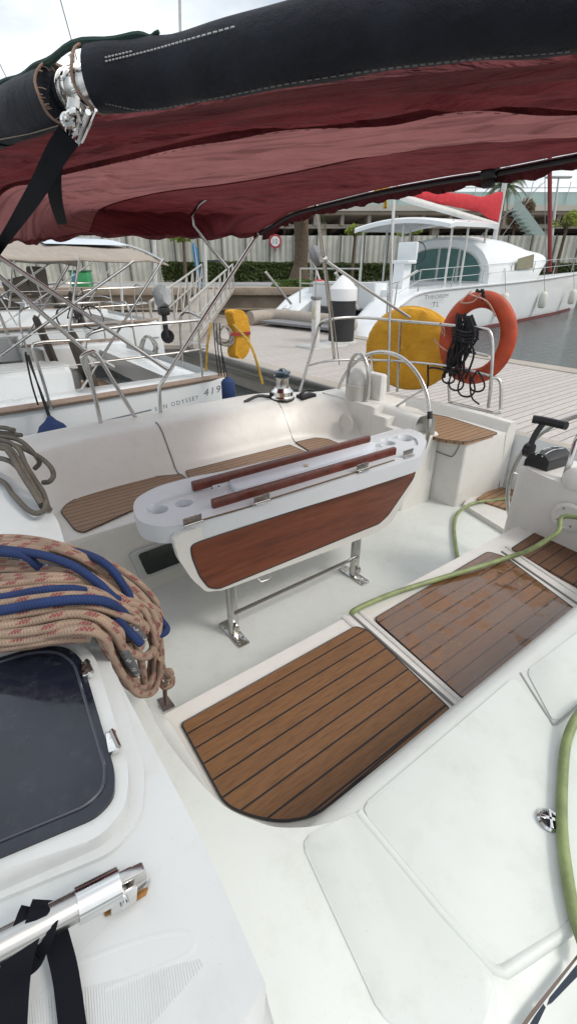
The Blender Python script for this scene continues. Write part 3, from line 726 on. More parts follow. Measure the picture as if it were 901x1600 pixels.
# ================================================================== NEIGHBOUR YACHTS
def yacht(name,label,xn,ys,zd,beam,L_,text=False):
    """stern at ys, bow towards -Y, near (port) topside at xn"""
    base=Vector((xn-beam/2,ys,0)); t=thing(name,label,'sailing yacht',base); cx=xn-beam/2
    bm=bmesh.new(); rows=[]
    for s,hwf,dz in ((.0,.90,0),(.35,.93,0),(1.5,.965,.0),(3,.99,.01),(5,1,.04),(8,.9,.1),(10.5,.6,.18),(12.3,.08,.25)):
        hw=beam/2*hwf; zz=zd+dz; sec=[]
        for a in [k/8 for k in range(-8,9)]:
            ww=hw*(1-(1-abs(a))**2.6)*(1 if a>=0 else -1); sec.append(Vector((cx+ww,ys-s+ (.18*(1-abs(a)) if s==0 else 0),-.35+(zz+.35)*abs(a)**2.0)))
        sec=[Vector((v.x,v.y,v.z)) for v in sec]
        rows.append(sec)
    vs=addgrid(bm,rows); bm.faces.new(vs[0][::-1]); fin('hull',bm,HULLW,t)
    # deck ring (solid slabs) leaving a cockpit well
    ww=beam/2
    bm=bmesh.new()
    def dk(x0,x1,y0,y1,z0,z1,b=.04): addslab(bm,fillet([Vector((cx+x0,ys-y0,z1)),Vector((cx+x1,ys-y0,z1)),Vector((cx+x1,ys-y1,z1)),Vector((cx+x0,ys-y1,z1))],.06),(0,0,z0-z1),b)
    dk(ww-.55,ww*.93,.05,5.2,zd-.3,zd+.015,.02); dk(-ww*.93,-ww+.55,.05,5.2,zd-.3,zd+.015,.02)
    dk(-ww+.5,ww-.5,.1,.5,zd-.3,zd-.05); dk(-ww+.4,ww-.4,5.1,11,zd-.2,zd+.02); 
    fin('deck',bm,HULLW,t)
    for s_ in (-1,1):
        bm=bmesh.new(); addslab(bm,fillet([Vector((cx+s_*(ww-.95),ys-1.7,zd+.26)),Vector((cx+s_*(ww-.50),ys-1.6,zd+.26)),Vector((cx+s_*(ww-.50),ys-4.4,zd+.30)),Vector((cx+s_*(ww-.95),ys-4.4,zd+.30))],.08),(0,0,-.3),.07,3)
        fin('coaming',bm,HULLW,t)
    bm=bmesh.new(); addslab(bm,[Vector((cx-ww+.5,ys-.3,zd-.5)),Vector((cx+ww-.5,ys-.3,zd-.5)),Vector((cx+ww-.5,ys-5.2,zd-.5)),Vector((cx-ww+.5,ys-5.2,zd-.5))],(0,0,-.05)); 
    for s_ in (-1,1): addbox(bm,(cx+s_*(ww-1.15),ys-3.2,zd-.25),(.5,2.4,.5),None,.04)
    addbox(bm,(cx,ys-3.3,zd-.1),(.35,1.5,.6),None,.05)
    fin('cockpit',bm,HULLW,t)
    for s_ in (-1,1):
        box('cockpit_teak',(cx+s_*(ww-1.15),ys-3.2,zd+.006),(.42,2.2,.012),TEAKS,t)
    box('floor_teak',(cx,ys-1.6,zd-.49),(ww*1.3,2.0,.012),TEAKS,t)
    # coachroof
    bm=bmesh.new(); rows=[]
    for s,h,w in ((4.4,.34,.62),(5.2,.46,.64),(7.5,.44,.62),(9.5,.28,.45),(10.3,.05,.3)):
        hw=ww*w/.66*.66+.2
        rows.append([Vector((cx+hw*a,ys-s,zd+h*(1-abs(a)**4))) for a in [k/10 for k in range(-10,11)]])
    vs=addgrid(bm,rows); bm.faces.new(vs[0]+[]) ; fin('coachroof',bm,HULLW,t)
    for s_ in (-1,1):
        slab('cabin_window',fillet([Vector((cx+s_*(ww*.62+.17),ys-5.0,zd+.12)),Vector((cx+s_*(ww*.62+.14),ys-5.3,zd+.32)),Vector((cx+s_*(ww*.62+.14),ys-7.6,zd+.32)),Vector((cx+s_*(ww*.62+.17),ys-7.8,zd+.1))],.03),(s_*.05,0,0),DGLASS,t)
    # toe rail
    for s_ in (-1,1):
        bm=bmesh.new(); addtube(bm,[Vector((cx+s_*ww*hf,ys-s,zd+dz+.02)) for s,hf,dz in ((.05,.91,0),(1.5,.965,0),(3,.99,.01),(5,1,.04),(8,.9,.1),(10.5,.6,.18))],.035,8,4)
        fin('toe_rail',bm,CAPR,t)
    # stern pushpit
    for s_ in (-1,1):
        bm=bmesh.new(); x0=cx+s_*(ww-.28)
        addtube(bm,[Vector((x0,ys-1.5,zd)),Vector((x0,ys-1.5,zd+.45)),Vector((x0,ys-1.3,zd+.60)),Vector((x0,ys-.3,zd+.62)),Vector((x0-s_*.3,ys-.12,zd+.62)),Vector((x0-s_*.8,ys-.12,zd+.60)),Vector((x0-s_*.9,ys-.12,zd))],.014,8,4)
        addtube(bm,[Vector((x0,ys-1.45,zd+.3)),Vector((x0,ys-.3,zd+.32)),Vector((x0-s_*.3,ys-.12,zd+.32)),Vector((x0-s_*.85,ys-.12,zd+.3))],.011,8,4)
        addtube(bm,[Vector((x0,ys-.3,zd)),Vector((x0,ys-.3,zd+.62))],.012,8)
        fin('pushpit',bm,STEEL,t)
        bm=bmesh.new(); st=[Vector((x0+s_*.02,ys-y,zd)) for y in (3.2,5.0,7.0)]
        for p in st: addtube(bm,[p,p+UP*.62],.012,6)
        for h in (.3,.6): addtube(bm,[Vector((x0,ys-1.4,zd+h))]+[p+UP*h for p in st],.005,4)
        fin('guard_wires',bm,STEEL,t)
    # twin wheels under brown covers
    for s_ in (-1,1):
        c=Vector((cx+s_*(ww-1.1),ys-1.35,zd+.12)); w=lathe('wheel_cover',c,[(.02,-.05),(.40,-.04),(.44,0),(.40,.04),(.02,.06)],BRN,t,24,(0.12,1,.18))
        box('wheel_pedestal',c+Vector((0,-.22,-.35)),(.3,.25,.7),WHITE,w,bev=.04)
    # bimini
    zb=zd+1.52-.12; 
    bm=bmesh.new(); rows=[]
    nx,ny=16,12; 
    for j in range(ny+1):
        v=j/ny; yy=ys-.55-2.5*v; 
        rows.append([Vector((cx+(ww-.3)*a, yy, zb-.20*a*a-.05*math.sin(math.pi*v*3)**2*.4-(.06 if j in(0,ny) else 0)+.012*math.sin(a*9+v*7))) for a in [k/nx*2-1 for k in range(nx+1)]])
    addgrid(bm,rows); o=fin('bimini_canopy',bm,BIMB,t)
    mo=o.modifiers.new('s','SOLIDIFY'); mo.thickness=.012
    for v0 in (.08,.56):
        bm=bmesh.new(); rr=[]
        for j in range(5):
            v=v0+.32*j/4; yy=ys-.55-2.5*v
            rr.append([Vector((cx+(ww-.3)*a, yy, zb-.20*a*a+.022)) for a in [-.7+.14*k for k in range(11)]])
        addgrid(bm,rr); fin('canopy_window',bm,CLEARW,o)
    for s_ in (-1,1):
        bm=bmesh.new(); xe=cx+s_*(ww-.3); b1=Vector((cx+s_*(ww-.35),ys-1.6,zd+.05))
        for yy in (.6,1.4,2.2,3.0): 
            addtube(bm,[b1+Vector((0,-.0,.0)) if yy in(.6,) else (b1+Vector((0,-.0,.55)) if yy==1.4 else (Vector((b1.x,ys-2.6,zd+.05)) if yy>2.9 else b1+Vector((0,-.5,.45)))),Vector((xe,ys-yy,zb-.2))],.0125,8)
        addtube(bm,[b1+Vector((0,-1.3,0)),Vector((xe,ys-.9,zb-.22))],.0125,8)
        addtube(bm,[Vector((xe,ys-3.0,zb-.2)),Vector((xe,ys-3.2,zd+.3)),Vector((xe,ys-3.25,zd))],.0125,8)
        fin('bimini_strut',bm,STEEL,t)
    for yy in (.6,1.4,2.2,3.0):
        tube('bimini_bow',[Vector((cx+(ww-.3)*a,ys-yy,zb-.2*a*a-.022)) for a in [k/8 for k in range(-8,9)]],.0125,STEEL,t,8)
    # winches
    for s_ in (-1,1):
        c=Vector((cx+s_*(ww-.72),ys-2.3,zd+.27)); lathe('winch',c,[(.07,0),(.075,.03),(.05,.07),(.048,.13),(.065,.16),(.06,.18),(0.01,.185)],CHROME,t,16)
    return t
XN=-4.6; ys=X(372,600,XN).y; zdn=X(150,627,XN).z
print('neighbour',ys,zdn)
ny1=yacht('neighbour_yacht','white sailing yacht with beige bimini and brown wheel covers moored alongside',XN,ys,zdn,4.0,12)
XT=XN-.06
a=X(243,641,XN+.0); b=X(345,607,XN+.0)
def hx(px,py): p=X(px,py,XN); return p
a=hx(241,642); b=hx(315,622)
NO=Vector((.055,0,0))
dirr=Vector((0,1,0))
def hullx(y):   # near topside x at the lettering height
    return XN-.02
textmesh('yacht_lettering','SUN ODYSSEY',.062,Vector((XN+.02,a.y,a.z)),Vector((0,1,.10)),UP,INK,ny1,0,1.35,1.0)
c=hx(317,619); textmesh('yacht_lettering','419',.105,Vector((XN+.02,c.y,c.z)),Vector((0,1,.10)),UP,INK,ny1,.15,1.25,1.15)
tube('cove_stripe',[Vector((XN+.012,hx(40,686).y,hx(40,686).z)),Vector((XN+.012,hx(236,640).y,hx(236,640).z))],.007,INK,ny1,6)
ny2=yacht('neighbour_yacht','farther white sailing yacht with brown cushions, behind the beige bimini',-9.6,4.0,1.5,3.9,12)
random.seed(5)
for i,(px,py,w_,h_) in enumerate(((28,448,.5,.3),(60,440,.34,.5),(12,480,.45,.25))):
    c=D(px,py,9.6); o=box('canvas_cushion',c,(w_,.14,h_),BRN,None,RC@Matrix.Rotation(.25*i-.2,3,'Y'),.05); tag(o,['wide brown canvas cushion on the farther yacht at far left','upright brown canvas cushion on the farther yacht','small brown canvas cushion lowest at the far left edge'][i],'cushion')
bk=thing('bicycle','dark bicycle parked on the pontoon between the two neighbouring yachts',"bicycle",D(125,500,9.2))
for dx in (-.38,.38):
    c=D(125,497,9.2)+RV*dx*.6; w=tube('wheel',[c+RV*.2*math.cos(a)+UP*.2*math.sin(a) for a in [k*math.pi/10 for k in range(20)]],.016,BLACK,bk,6,closed=True)
c=D(125,497,9.2); bm=bmesh.new()
for a,b_ in (((-.23,0),(-.05,.35)),((-.05,.35),(.15,.38)),((.15,.38),(.23,0)),((-.05,.35),(.02,.02)),((.02,.02),(.15,.38)),((.15,.38),(.13,.5)),((-.05,.35),(-.08,.45)),((-.23,0),(.02,.02))): addtube(bm,[c+RV*a[0]+UP*a[1],c+RV*b_[0]+UP*b_[1]],.012,6)
fin('frame',bm,BLACK,bk)
# grey boom cover behind at far left
q=thing('sail_cover','long grey boom cover at far left above the beige bimini','sail cover',D(60,382,13))
bm=bmesh.new(); addtube(bm,[D(-60,384,13),D(40,381,13),D(144,382,13)],lambda t:.20*(1-.25*t),14,4); fin('cover_cloth',bm,gen('cover_grey',(.30,.30,.31),.8,0,.2,3),q)
# masts & spars in the left background
for px,py0,d,r,lb in ((184,440,19,.05,'slim pale pole leaning above the beige bimini at left'),(238,430,22,.09,'pale mast rising right of the grey boom cover'),(318,420,24,.085,'thin white mast between the young tree and the steel struts')):
    a=D(px,py0,d); b=D(px-6 if px<200 else px-1,250,d); a.z=.8
    tube_=thing('yacht_mast',lb,'mast',a,'masts of boats behind'); tube('mast_tube',[a,b],r,gen('mast_alu2',(.55,.56,.55),.4),tube_,8)
    tube('spreader',[a.lerp(b,.7)-RV*.5,a.lerp(b,.7)+RV*.5],.02,ALU,tube_,6)
a=D(118,82,14);b=D(78,-60,14)
w=thing('rigging_wire','thin rigging wire crossing the sky at upper left','wire',a); tube('wire',[D(150,200,14),b],.012,GREYF,w,5)
a=D(282,60,20)
w=thing('rigging_wire','pale slim mast top above the dark canopy edge','mast top',a); tube('wire',[D(283,120,20),D(280,-40,20)],.045,ALU,w,6)
w=thing('rigging_wire','thin wire at the far left edge of the sky','wire',D(10,100,14)); tube('wire',[D(40,180,14),D(-40,20,14)],.010,GREYF,w,5)
# red-white flag on neighbour
q=D(150,384,12.5); fl=thing('signal_flag','small white and red flag above the beige bimini','flag',q)
tube('staff',[q-UP*.6,q+UP*.35],.012,ALU,fl,6)
slab('white_field',[D(146,365,12.5),D(141,392,12.5),D(150,392,12.5),D(152,385,12.5)],FV*.01,FWHT,fl); slab('red_field',[D(150,384,12.5),D(150,392,12.5),D(157,392,12.5)],FV*.012,FRED,fl)
# covered outboard on rail
q=D(253,462,7.2)
ob=thing('outboard_motor','outboard motor under a pale cloth hood clamped on a rail by the gangway','outboard motor',q)
bm=bmesh.new(); addlathe(bm,q,[(.06,-.16),(.11,-.09),(.12,.05),(.09,.12),(.02,.14)],18)
for v in bm.verts: v.co+=Vector((noise.noise(v.co*9),noise.noise(v.co*9+Vector((5,0,0))),noise.noise(v.co*9+Vector((0,7,0)))))*.05
fin('cowl_cover',bm,fabric('hood_cloth',(.42,.43,.43),(.30,.31,.32),0,400,.3,4),ob)
tube('leg',[q-UP*.1,q-UP*.55],.04,BLACK,ob,8); box('clamp_bracket',q-UP*.2,(.14,.14,.11),BLACK,ob,bev=.02); lathe('propeller',q-UP*.55+FV*.05,[(.1,0),(.1,.02)],BLACK,ob,12,FV)
# kayak paddles etc at neighbour: coiled ropes on its rail
def coil(name,center,rad,h,n,mat,label,r=.006,nrm=FV,cat_='coiled rope'):
    bm=bmesh.new(); nrm=Vector(nrm).normalized(); side=nrm.cross(UP).normalized()
    for i in range(n):
        pts=[];o=random.uniform(-.5,.5)*rad*.5;rr=rad*random.uniform(.7,1.1);hh=h*random.uniform(.8,1.08)
        for k in range(16):
            a=2*math.pi*k/16; pts.append(center+side*(o+rr*math.cos(a))*(1-.35*math.sin(a))+UP*(hh*(math.sin(a)-1)*.5)+nrm*random.uniform(-.02,.02))
        sweep(bm,cr(pts,2,True),r,6,True)
    return tag(fin(name,bm,mat),label,cat_)
zq=zdn+.6
coil('coiled_rope',X(230,525,XN-.55)+UP*0,.07,.22,7,rope('rope_greywhite',(.4,.4,.38)),'grey rope coil hanging on a brown board of the neighbouring yacht',.009,(1,-.4,0))
coil('coiled_rope',X(350,508,XN-.2),.09,.2,8,ROPEW,'pale rope bundle hanging at the stern rail of the neighbouring yacht',.012,(1,-.6,0))
bm=bmesh.new()
for px in (334,338,343): addtube(bm,[X(px,505,XN-.1),X(px+2,540,XN+.02),X(px+8,588,XN+.06)],.006,5,3)
tag(fin('mooring_line',bm,ROPEN),'three thin black lines hanging at the stern of the neighbouring yacht','rope')
tube_=tag(tube('mooring_line',[X(365,508,XN),X(392,540,XN+.9),X(410,600,-3.6)],.012,ROPEY,None,6,4),'yellow mooring line slanting down right of the horseshoe buoy','rope')
tag(tube('mooring_line',[X(330,505,XN-.1),X(324,540,XN-.1),X(322,580,XN-.1)],.012,ROPEY,None,6,4),'yellow rope end hanging left of the navy fender','rope')
# horseshoe buoy yellow
q=X(375,524,XN-.1); hb=thing('horseshoe_buoy','yellow horseshoe lifebuoy on the stern rail of the neighbouring yacht','lifebuoy',q)
bm=bmesh.new(); c=q; pr=[]
for k in range(19):
    a=math.radians(-70+ 320*k/18); pr.append(c+Vector((.12,.25,0)).normalized()*.10*math.cos(a)+UP*.25*math.sin(a+math.pi/2-math.radians(90)))
th=Vector((.9,-.45,0)).normalized()
# flat shell: outline extruded
out=[X(362,486,XN-.1),X(375,483,XN-.1),X(386,490,XN-.1),X(391,515,XN-.1),X(390,548,XN-.1),X(382,562,XN-.1),X(370,560,XN-.1),X(367,552,XN-.1),X(371,520,XN-.1)]
addslab(bm,fillet(out,.04),Vector((-.12,-.03,0)),.02,3); fin('foam_body',bm,YEL,hb)
slab('strap',[X(360,520,XN-.085),X(391,518,XN-.085),X(391,523,XN-.085),X(360,525,XN-.085)],(.006,0,0),gen('strap_red',(.3,.03,.03),.6),hb)
# fenders between boats
p=X(357,611,XN+.16); hangfender(p,X(345,545,XN+.02),.075,.27,NAVY,'navy blue cylindrical fender beside the yacht lettering','fender',None,ROPEN)
p=X(84,676,XN+.35); f2=thing('round_fender','navy blue round fender hanging from black lines near the grey ropes','fender',p)
lathe('fender_body',p,[(.02,.14),(.05,.10),(.10,.06),(.13,0),(.13,-.08),(.10,-.14),(.02,-.16)],NAVY,f2,20)
bm=bmesh.new(); addtube(bm,[p+UP*.1,X(72,640,XN+.2),X(45,555,XN)],.008,6,3); addtube(bm,[p+UP*.1,X(75,640,XN+.2),X(40,550,XN)],.008,6,3); addtube(bm,[X(40,553,XN),X(50,600,XN+.05),X(60,633,XN+.1)],.008,6,3); fin('line',bm,ROPEN,f2)
# ================================================================== OWN YACHT
me_=thing('sailing_yacht','white sailing yacht seen from on board, its open cockpit with teak seats filling the foreground','sailing yacht',(-1.5,2,0))
SOLE=.95; SEAT=1.37; CR_=1.95; CO=1.6
# hull shell below
bm=bmesh.new(); rows=[]
for y,hw in ((-2.4,2.0),(0,2.0),(2,1.85),(3.0,1.72),(3.26,1.66)):
    rows.append([Vector((-1.5+hw*(1-(1-abs(a))**2.6)*(1 if a>=0 else -1),y,-.35+(1.42+.35)*abs(a)**1.8)) for a in [k/8 for k in range(-8,9)]])
vs=addgrid(bm,rows); bm.faces.new(vs[-1]); fin('hull',bm,HULLW,me_)
# sole
bm=bmesh.new(); addslab(bm,[Vector((-2.3,.0,SOLE)),Vector((-.8,.0,SOLE)),Vector((-.8,1.2,SOLE)),Vector((-.95,2.95,SOLE)),Vector((-.95,3.5,SOLE)),Vector((-2.3,3.5,SOLE))],(0,0,-.06)); fin('cockpit_floor',bm,WHITE2,me_)
# raised step with little teak grating by the helm
stp=[(700,805),(735,780),(765,758),(820,745),(840,800),(775,828)]
bm=bmesh.new(); addslab(bm,fillet([Vector((-1.64,2.78,SOLE+.035)),Vector((-.95,2.60,SOLE+.035)),Vector((-.95,3.6,SOLE+.035)),Vector((-1.64,3.6,SOLE+.035))],.05),(0,0,-.04),.015); fin('floor_step',bm,WHITE,me_)
slab('floor_teak',fillet([Z(742,779,1.0),Z(776,760,1.0),Z(830,768,1.0),Z(800,798,1.0)],.03),(0,0,-.02),TEAKH,me_)
# starboard seat block + front
bm=bmesh.new(); addslab(bm,fillet([Vector((-2.05,.14,SEAT)),Vector((-3.2,.14,SEAT)),Vector((-3.2,2.5,SEAT)),Vector((-2.05,2.5,SEAT))],[0,0,0,.05]),(0,0,SOLE-SEAT-.03),.02); fin('starboard_seat',bm,WHITE,me_)
# cove fillet at the floor
# port seat block
psx=-.925
bm=bmesh.new(); addslab(bm,fillet([Vector((psx,.0,SEAT)),Vector((psx+.01,1.2,SEAT)),Vector((psx+.02,2.15,SEAT)),Vector((.1,2.15,SEAT)),Vector((.1,.0,SEAT))],.005),(0,0,SOLE-SEAT-.03),.035,3); fin('port_seat',bm,WHITE,me_)
def pz(pp,z,r=.03): return fillet([Z(x,y,z) for x,y in pp],r)
def teakpanel(pp,mat,z=SEAT+.006,r=.03,name='seat_teak'):
    o=slab(name,pz(pp,z,r),(0,0,-.02),mat,me_)
    return o
def edgeline(o,pts,r,mat): return tube('seam',pts,r,mat,o,6,closed=True)
for pp,mat,r in (([(283,1131),(555,979),(574,985),(701,1107),(698,1115),(490,1275),(440,1284),(395,1276),(352,1258)],TEAK,[.012,.012,.02,.02,.01,.05,.06,.05,.05]),
               ([(584,967),(762,862),(788,870),(901,955),(901,985),(725,1094)],TEAKW,.02),
               ([(797,858),(835,833),(848,836),(925,870),(925,930)],TEAKD,.02)):
    o=teakpanel(pp,mat,SEAT+.008,r); edgeline(o,[p+UP*.0 for p in pz(pp,SEAT+.006,r)],.0032,BLACK)
tube('seam',[Z(500,1268,SEAT+.008),Z(696,1102,SEAT+.008)],.0022,BLACK,me_,6)
# seat divider grooves (port)
def strip(pts,w,mat,z=.002,name='seat_joint',par=None):
    return tube(name,pts,w,mat,par or me_,8)
bm=bmesh.new()
for (a,b) in (((546,958),(719,1112)),((783,862),(925,960))):
    A=Z(*a,SEAT+.001);B=Z(*b,SEAT+.001); tube('seat_joint',[A,B],.005,LGREY,me_,8)
# raised lips beside the joint
bm=bmesh.new()
for (a,b) in (((556,952),(728,1104)),((536,965),(708,1118)),((790,855),(925,945)),((775,868),(925,978))):
    A=Z(*a,SEAT-.003);B=Z(*b,SEAT-.003); tube('seat_lip',[A,B],.011,WHITE,me_,8)
# starboard teak panels
for pp,r in (([(95,800),(104,788),(135,770),(205,748),(283,741),(297,753),(250,778),(130,832),(117,828)],[.02,.03,.05,.05,.01,.01,.01,.02,.02]),
             ([(290,736),(452,695),(520,724),(318,792)],.01),([(461,691),(492,684),(512,686),(545,700),(490,709)],.02)):
    o=teakpanel(pp,TEAKS,SEAT+.008,r); edgeline(o,pz(pp,SEAT+.007,r),.003,gen('caulk',(.05,.04,.035),.7))
# seat front locker window
wp=[X(x,y,-2.05) for x,y in ((213,864),(275,842),(300,868),(228,896))]
fr=slab('locker_window',fillet([p+(p-(wp[0]+wp[2])/2)*.28+Vector((.004,0,0)) for p in wp],.03),(.012,0,0),WHITEG,me_,.006)
slab('pane',fillet([p+Vector((.018,0,0)) for p in wp],.02),(.004,0,0),GGLASS,fr)
# starboard backrest / coaming swept along path
def sweepprof(path,prof,mat,name,parent,close=False):
    bm=bmesh.new(); P=cr([Vector((x,y,0)) for x,y,*_ in path],8); n=len(P); k=(n-1)/(len(path)-1); rows=[]
    for i,p in enumerate(P):
        a=P[max(0,i-1)];b=P[min(n-1,i+1)]; d=(b-a).normalized(); o=Vector((-d.y,d.x,0))
        f=i/k; j=min(len(path)-2,int(f)); st=path[j][2]*(1-(f-j))+path[j+1][2]*(f-j)
        rows.append([p+o*(dx*st)+UP*z for dx,z in prof])
    addgrid(bm,rows); return fin(name,bm,mat,parent)
prof=[(-.03,1.36),(0,1.372),(.02,1.378),(.045,1.40),(.06,1.43),(.17,1.585),(.20,1.61),(.225,1.622),(.26,1.628),(.50,1.622),(.56,1.61),(.60,1.57),(.62,1.40),(.64,1.2)]
path=[(-1.55,.155,.35),(-1.95,.17,.5),(-2.28,.20,.7),(-2.45,.36,1),(-2.50,.6,1),(-2.505,1.0,1),(-2.52,1.5,1),(-2.52,1.9,1),(-2.46,2.15,.8),(-2.32,2.32,.5),(-2.1,2.36,.45),(-1.86,2.35,.45)]
sweepprof(path,prof,WHITE,'backrest',me_)
# backrest joints
def joint(y,x0=-2.505):
    pts=[Vector((x0-dx*1,y,z+.002)) for dx,z in prof[1:9]]
    return tube('backrest_joint',[Vector((-2.06,y-.03,SEAT+.003)),Vector((-2.4,y-.01,SEAT+.003))]+pts,.0045,LGREY,me_,6)
joint(1.02); joint(1.94,-2.52)
# round speaker/hatch on the end wall
q=Y(540,662,2.285)
bm=bmesh.new(); addlathe(bm,q,[(.068,-.004),(.072,.004),(.060,.006),(.058,.002),(.0,.002)],28,(0,-1,0)); fin('speaker_plate',bm,WHITE,me_)
# helm pedestal starboard: block with steps down to inboard
bm=bmesh.new()
for x0,x1,y0,y1,z in ((-2.75,-2.17,2.36,2.7,1.635),(-2.2,-2.05,2.36,2.72,1.585),(-2.08,-1.95,2.36,2.72,1.53),(-1.98,-1.85,2.37,2.7,1.47)):
    addslab(bm,fillet([Vector((x0,y0,z)),Vector((x1,y0,z)),Vector((x1,y1,z)),Vector((x0,y1,z))],.03),(0,0,SOLE-z),.015)
fin('helm_pedestal',bm,WHITE,me_)
# helm seat block
hz_=1.45
bm=bmesh.new()
hs_=[Vector((-1.66,2.74,hz_)),Vector((-1.60,3.20,hz_)),Vector((-2.9,3.16,hz_)),Vector((-3.1,2.5,hz_)),Vector((-2.3,2.64,hz_))]
addslab(bm,fillet(hs_,[.02,.02,.02,.02,.1]),(0,0,SOLE-hz_-.0),.018,3); fin('helm_seat',bm,WHITE,me_)
o=teakpanel([(604,651),(638,639),(700,652),(778,677),(728,691),(690,687),(640,672)],TEAKH,hz_+.008,.03,'helm_teak')
edgeline(o,pz([(604,651),(638,639),(700,652),(778,677),(728,691),(690,687),(640,672)],hz_+.007,.03),.0035,gen('caulk',(.05,.04,.035),.7))
teakpanel([(580,626),(588,622),(628,634),(612,637)],TEAKH,hz_+.008,.01,'helm_teak')
# helm seat lid line
q=[Y(594,693,2.735),Y(655,693,2.735),Y(700,711,2.735),Y(708,712,2.735),Y(714,703,2.735),Y(718,694,2.735)]
tube('locker_lid_gap',[Vector((p.x,2.637+(p.x+2.3)*.156,p.z)) for p in q],.004,LGREY,me_,6,3)
lathe('drain_knob',X(741,700,-1.682),[(.018,0),(.014,.012),(.006,.02)],gen('cream_plastic',(.5,.42,.26),.4),me_,12,(1,0,0))
# aft rim
bm=bmesh.new(); rim=[(-1.60,3.22),(-1.96,3.24),(-2.37,3.20),(-2.7,3.12),(-2.95,2.95),(-3.12,2.7),(-3.2,2.2),(-3.22,1.5)]
P=cr([Vector((x,y,0)) for x,y in rim],6); rows=[]
for i,p in enumerate(P):
    a=P[max(0,i-1)];b=P[min(len(P)-1,i+1)]; d=(b-a).normalized(); o=Vector((d.y,-d.x,0))
    zt=1.52
    rows.append([p-o*.09+UP*1.43,p-o*.075+UP*(zt-.03),p-o*.06+UP*(zt-.004),p-o*.045+UP*zt,p-o*.01+UP*zt,p+o*.005+UP*(zt-.01),p+o*.015+UP*(zt-.04),p+o*.03+UP*.7])
addgrid(bm,rows); bm.faces.new([bm.verts.new(v) for v in rows[0]]); fin('aft_rim',bm,WHITE,me_)
# deck outboard starboard
slab('side_deck',[Vector((-2.9,-2,1.44)),Vector((-3.45,-2,1.40)),Vector((-3.3,2.4,1.38)),Vector((-2.9,3.0,1.40))],(0,0,-.06),WHITE,me_)
# grab rail at helm seat side
tube('grab_rail',[X(796,680,-1.70)+Vector((0,.0,.02)),X(803,690,-1.70),X(801,715,-1.68),X(793,745,-1.66),X(788,765,-1.66)],.011,STEEL,me_,10,4)
# transom gate frame below
tube('stern_rail',[Y(795,735,3.6),Y(797,750,3.6),Y(800,770,3.6)],.012,STEEL,me_,8)
# coachroof
bm=bmesh.new()
er=[]
bmc=[Vector((.25,-2.2,CR_)),Vector((.05,-.9,CR_)),Vector((-.08,.075,CR_)),Vector((-.25,.088,CR_)),Vector((-.6,.09,CR_)),Vector((-.8,.10,CR_)),Vector((-1.15,.14,CR_)),Vector((-1.45,.10,CR_)),Vector((-1.80,.0,CR_)),Vector((-2.05,-.6,CR_)),Vector((-2.1,-2.2,CR_))]
addslab(bm,fillet(bmc,.06),(0,0,-1.0),.04,4); fin('coachroof',bm,WHITEG,me_)
# coaming (port): sloped top from inner edge to outer edge
def CZ(px,py): return Z(px,py,CO)
bm=bmesh.new(); rows=[]
ysn=[-1.2,-.4,0,.14,.3,.6,.93,1.3,1.7,2.1]
for y in ysn:
    rows.append([Vector((-.455,y,SEAT-.02)),Vector((-.43,y,SEAT+.01)),Vector((-.395,y,SEAT+.10)),Vector((-.37,y,CO-.03)),Vector((-.352,y,CO-.006)),Vector((-.33,y,CO)),Vector((-.2,y,CO)),Vector((-.04,y,CO)),Vector((.01,y,CO-.012)),Vector((.05,y,CO-.05)),Vector((.09,y,CO-.16)),Vector((.12,y,CO-.3))])
addgrid(bm,rows); fin('coaming',bm,WHITE2,me_)
# lids on the coaming, slightly raised with borders
bm=bmesh.new()
def lid(pp,r,h=.003,bev=.003):
    pts=fillet([Z(x,y,CO+h) for x,y in pp],r); addslab(bm,pts,(0,0,-h-.01),bev,3)
lid([(562,1262),(797,1062),(806,1062),(905,1190),(905,1430),(775,1510),(755,1495)],[.02,.02,.02,.04,.05,.015,.02])
fin('coaming_lid',bm,WHITE2,me_)
bm=bmesh.new(); lid([(468,1312),(536,1277),(552,1272),(745,1500),(770,1530),(758,1600),(720,1640),(600,1600)],[.02,.02,.01,.01,.02,.02,.02,.02]); fin('coaming_lid',bm,WHITE2,me_)
bm=bmesh.new(); lid([(822,1048),(905,985),(960,960),(960,1100),(905,1090),(872,1124),(862,1124)],.012); fin('coaming_lid',bm,WHITE2,me_)
# long grooves between
bm=bmesh.new()
addtube(bm,[Z(812,1052,CO-.001),Z(838,1094,CO-.001),Z(858,1124,CO-.001),Z(868,1132,CO-.001),Z(905,1100,CO-.001)],.0035,6,3)
fin('lid_joint',bm,gen('joint_pale',(.36,.36,.35),.6),me_)
bm=bmesh.new(); addtube(bm,[Z(560,1272,CO-.006),Z(690,1430,CO-.006),Z(770,1518,CO-.006),Z(785,1520,CO-.006),Z(901,1440,CO-.006)],.010,12); fin('lid_lip',bm,WHITE2,me_)
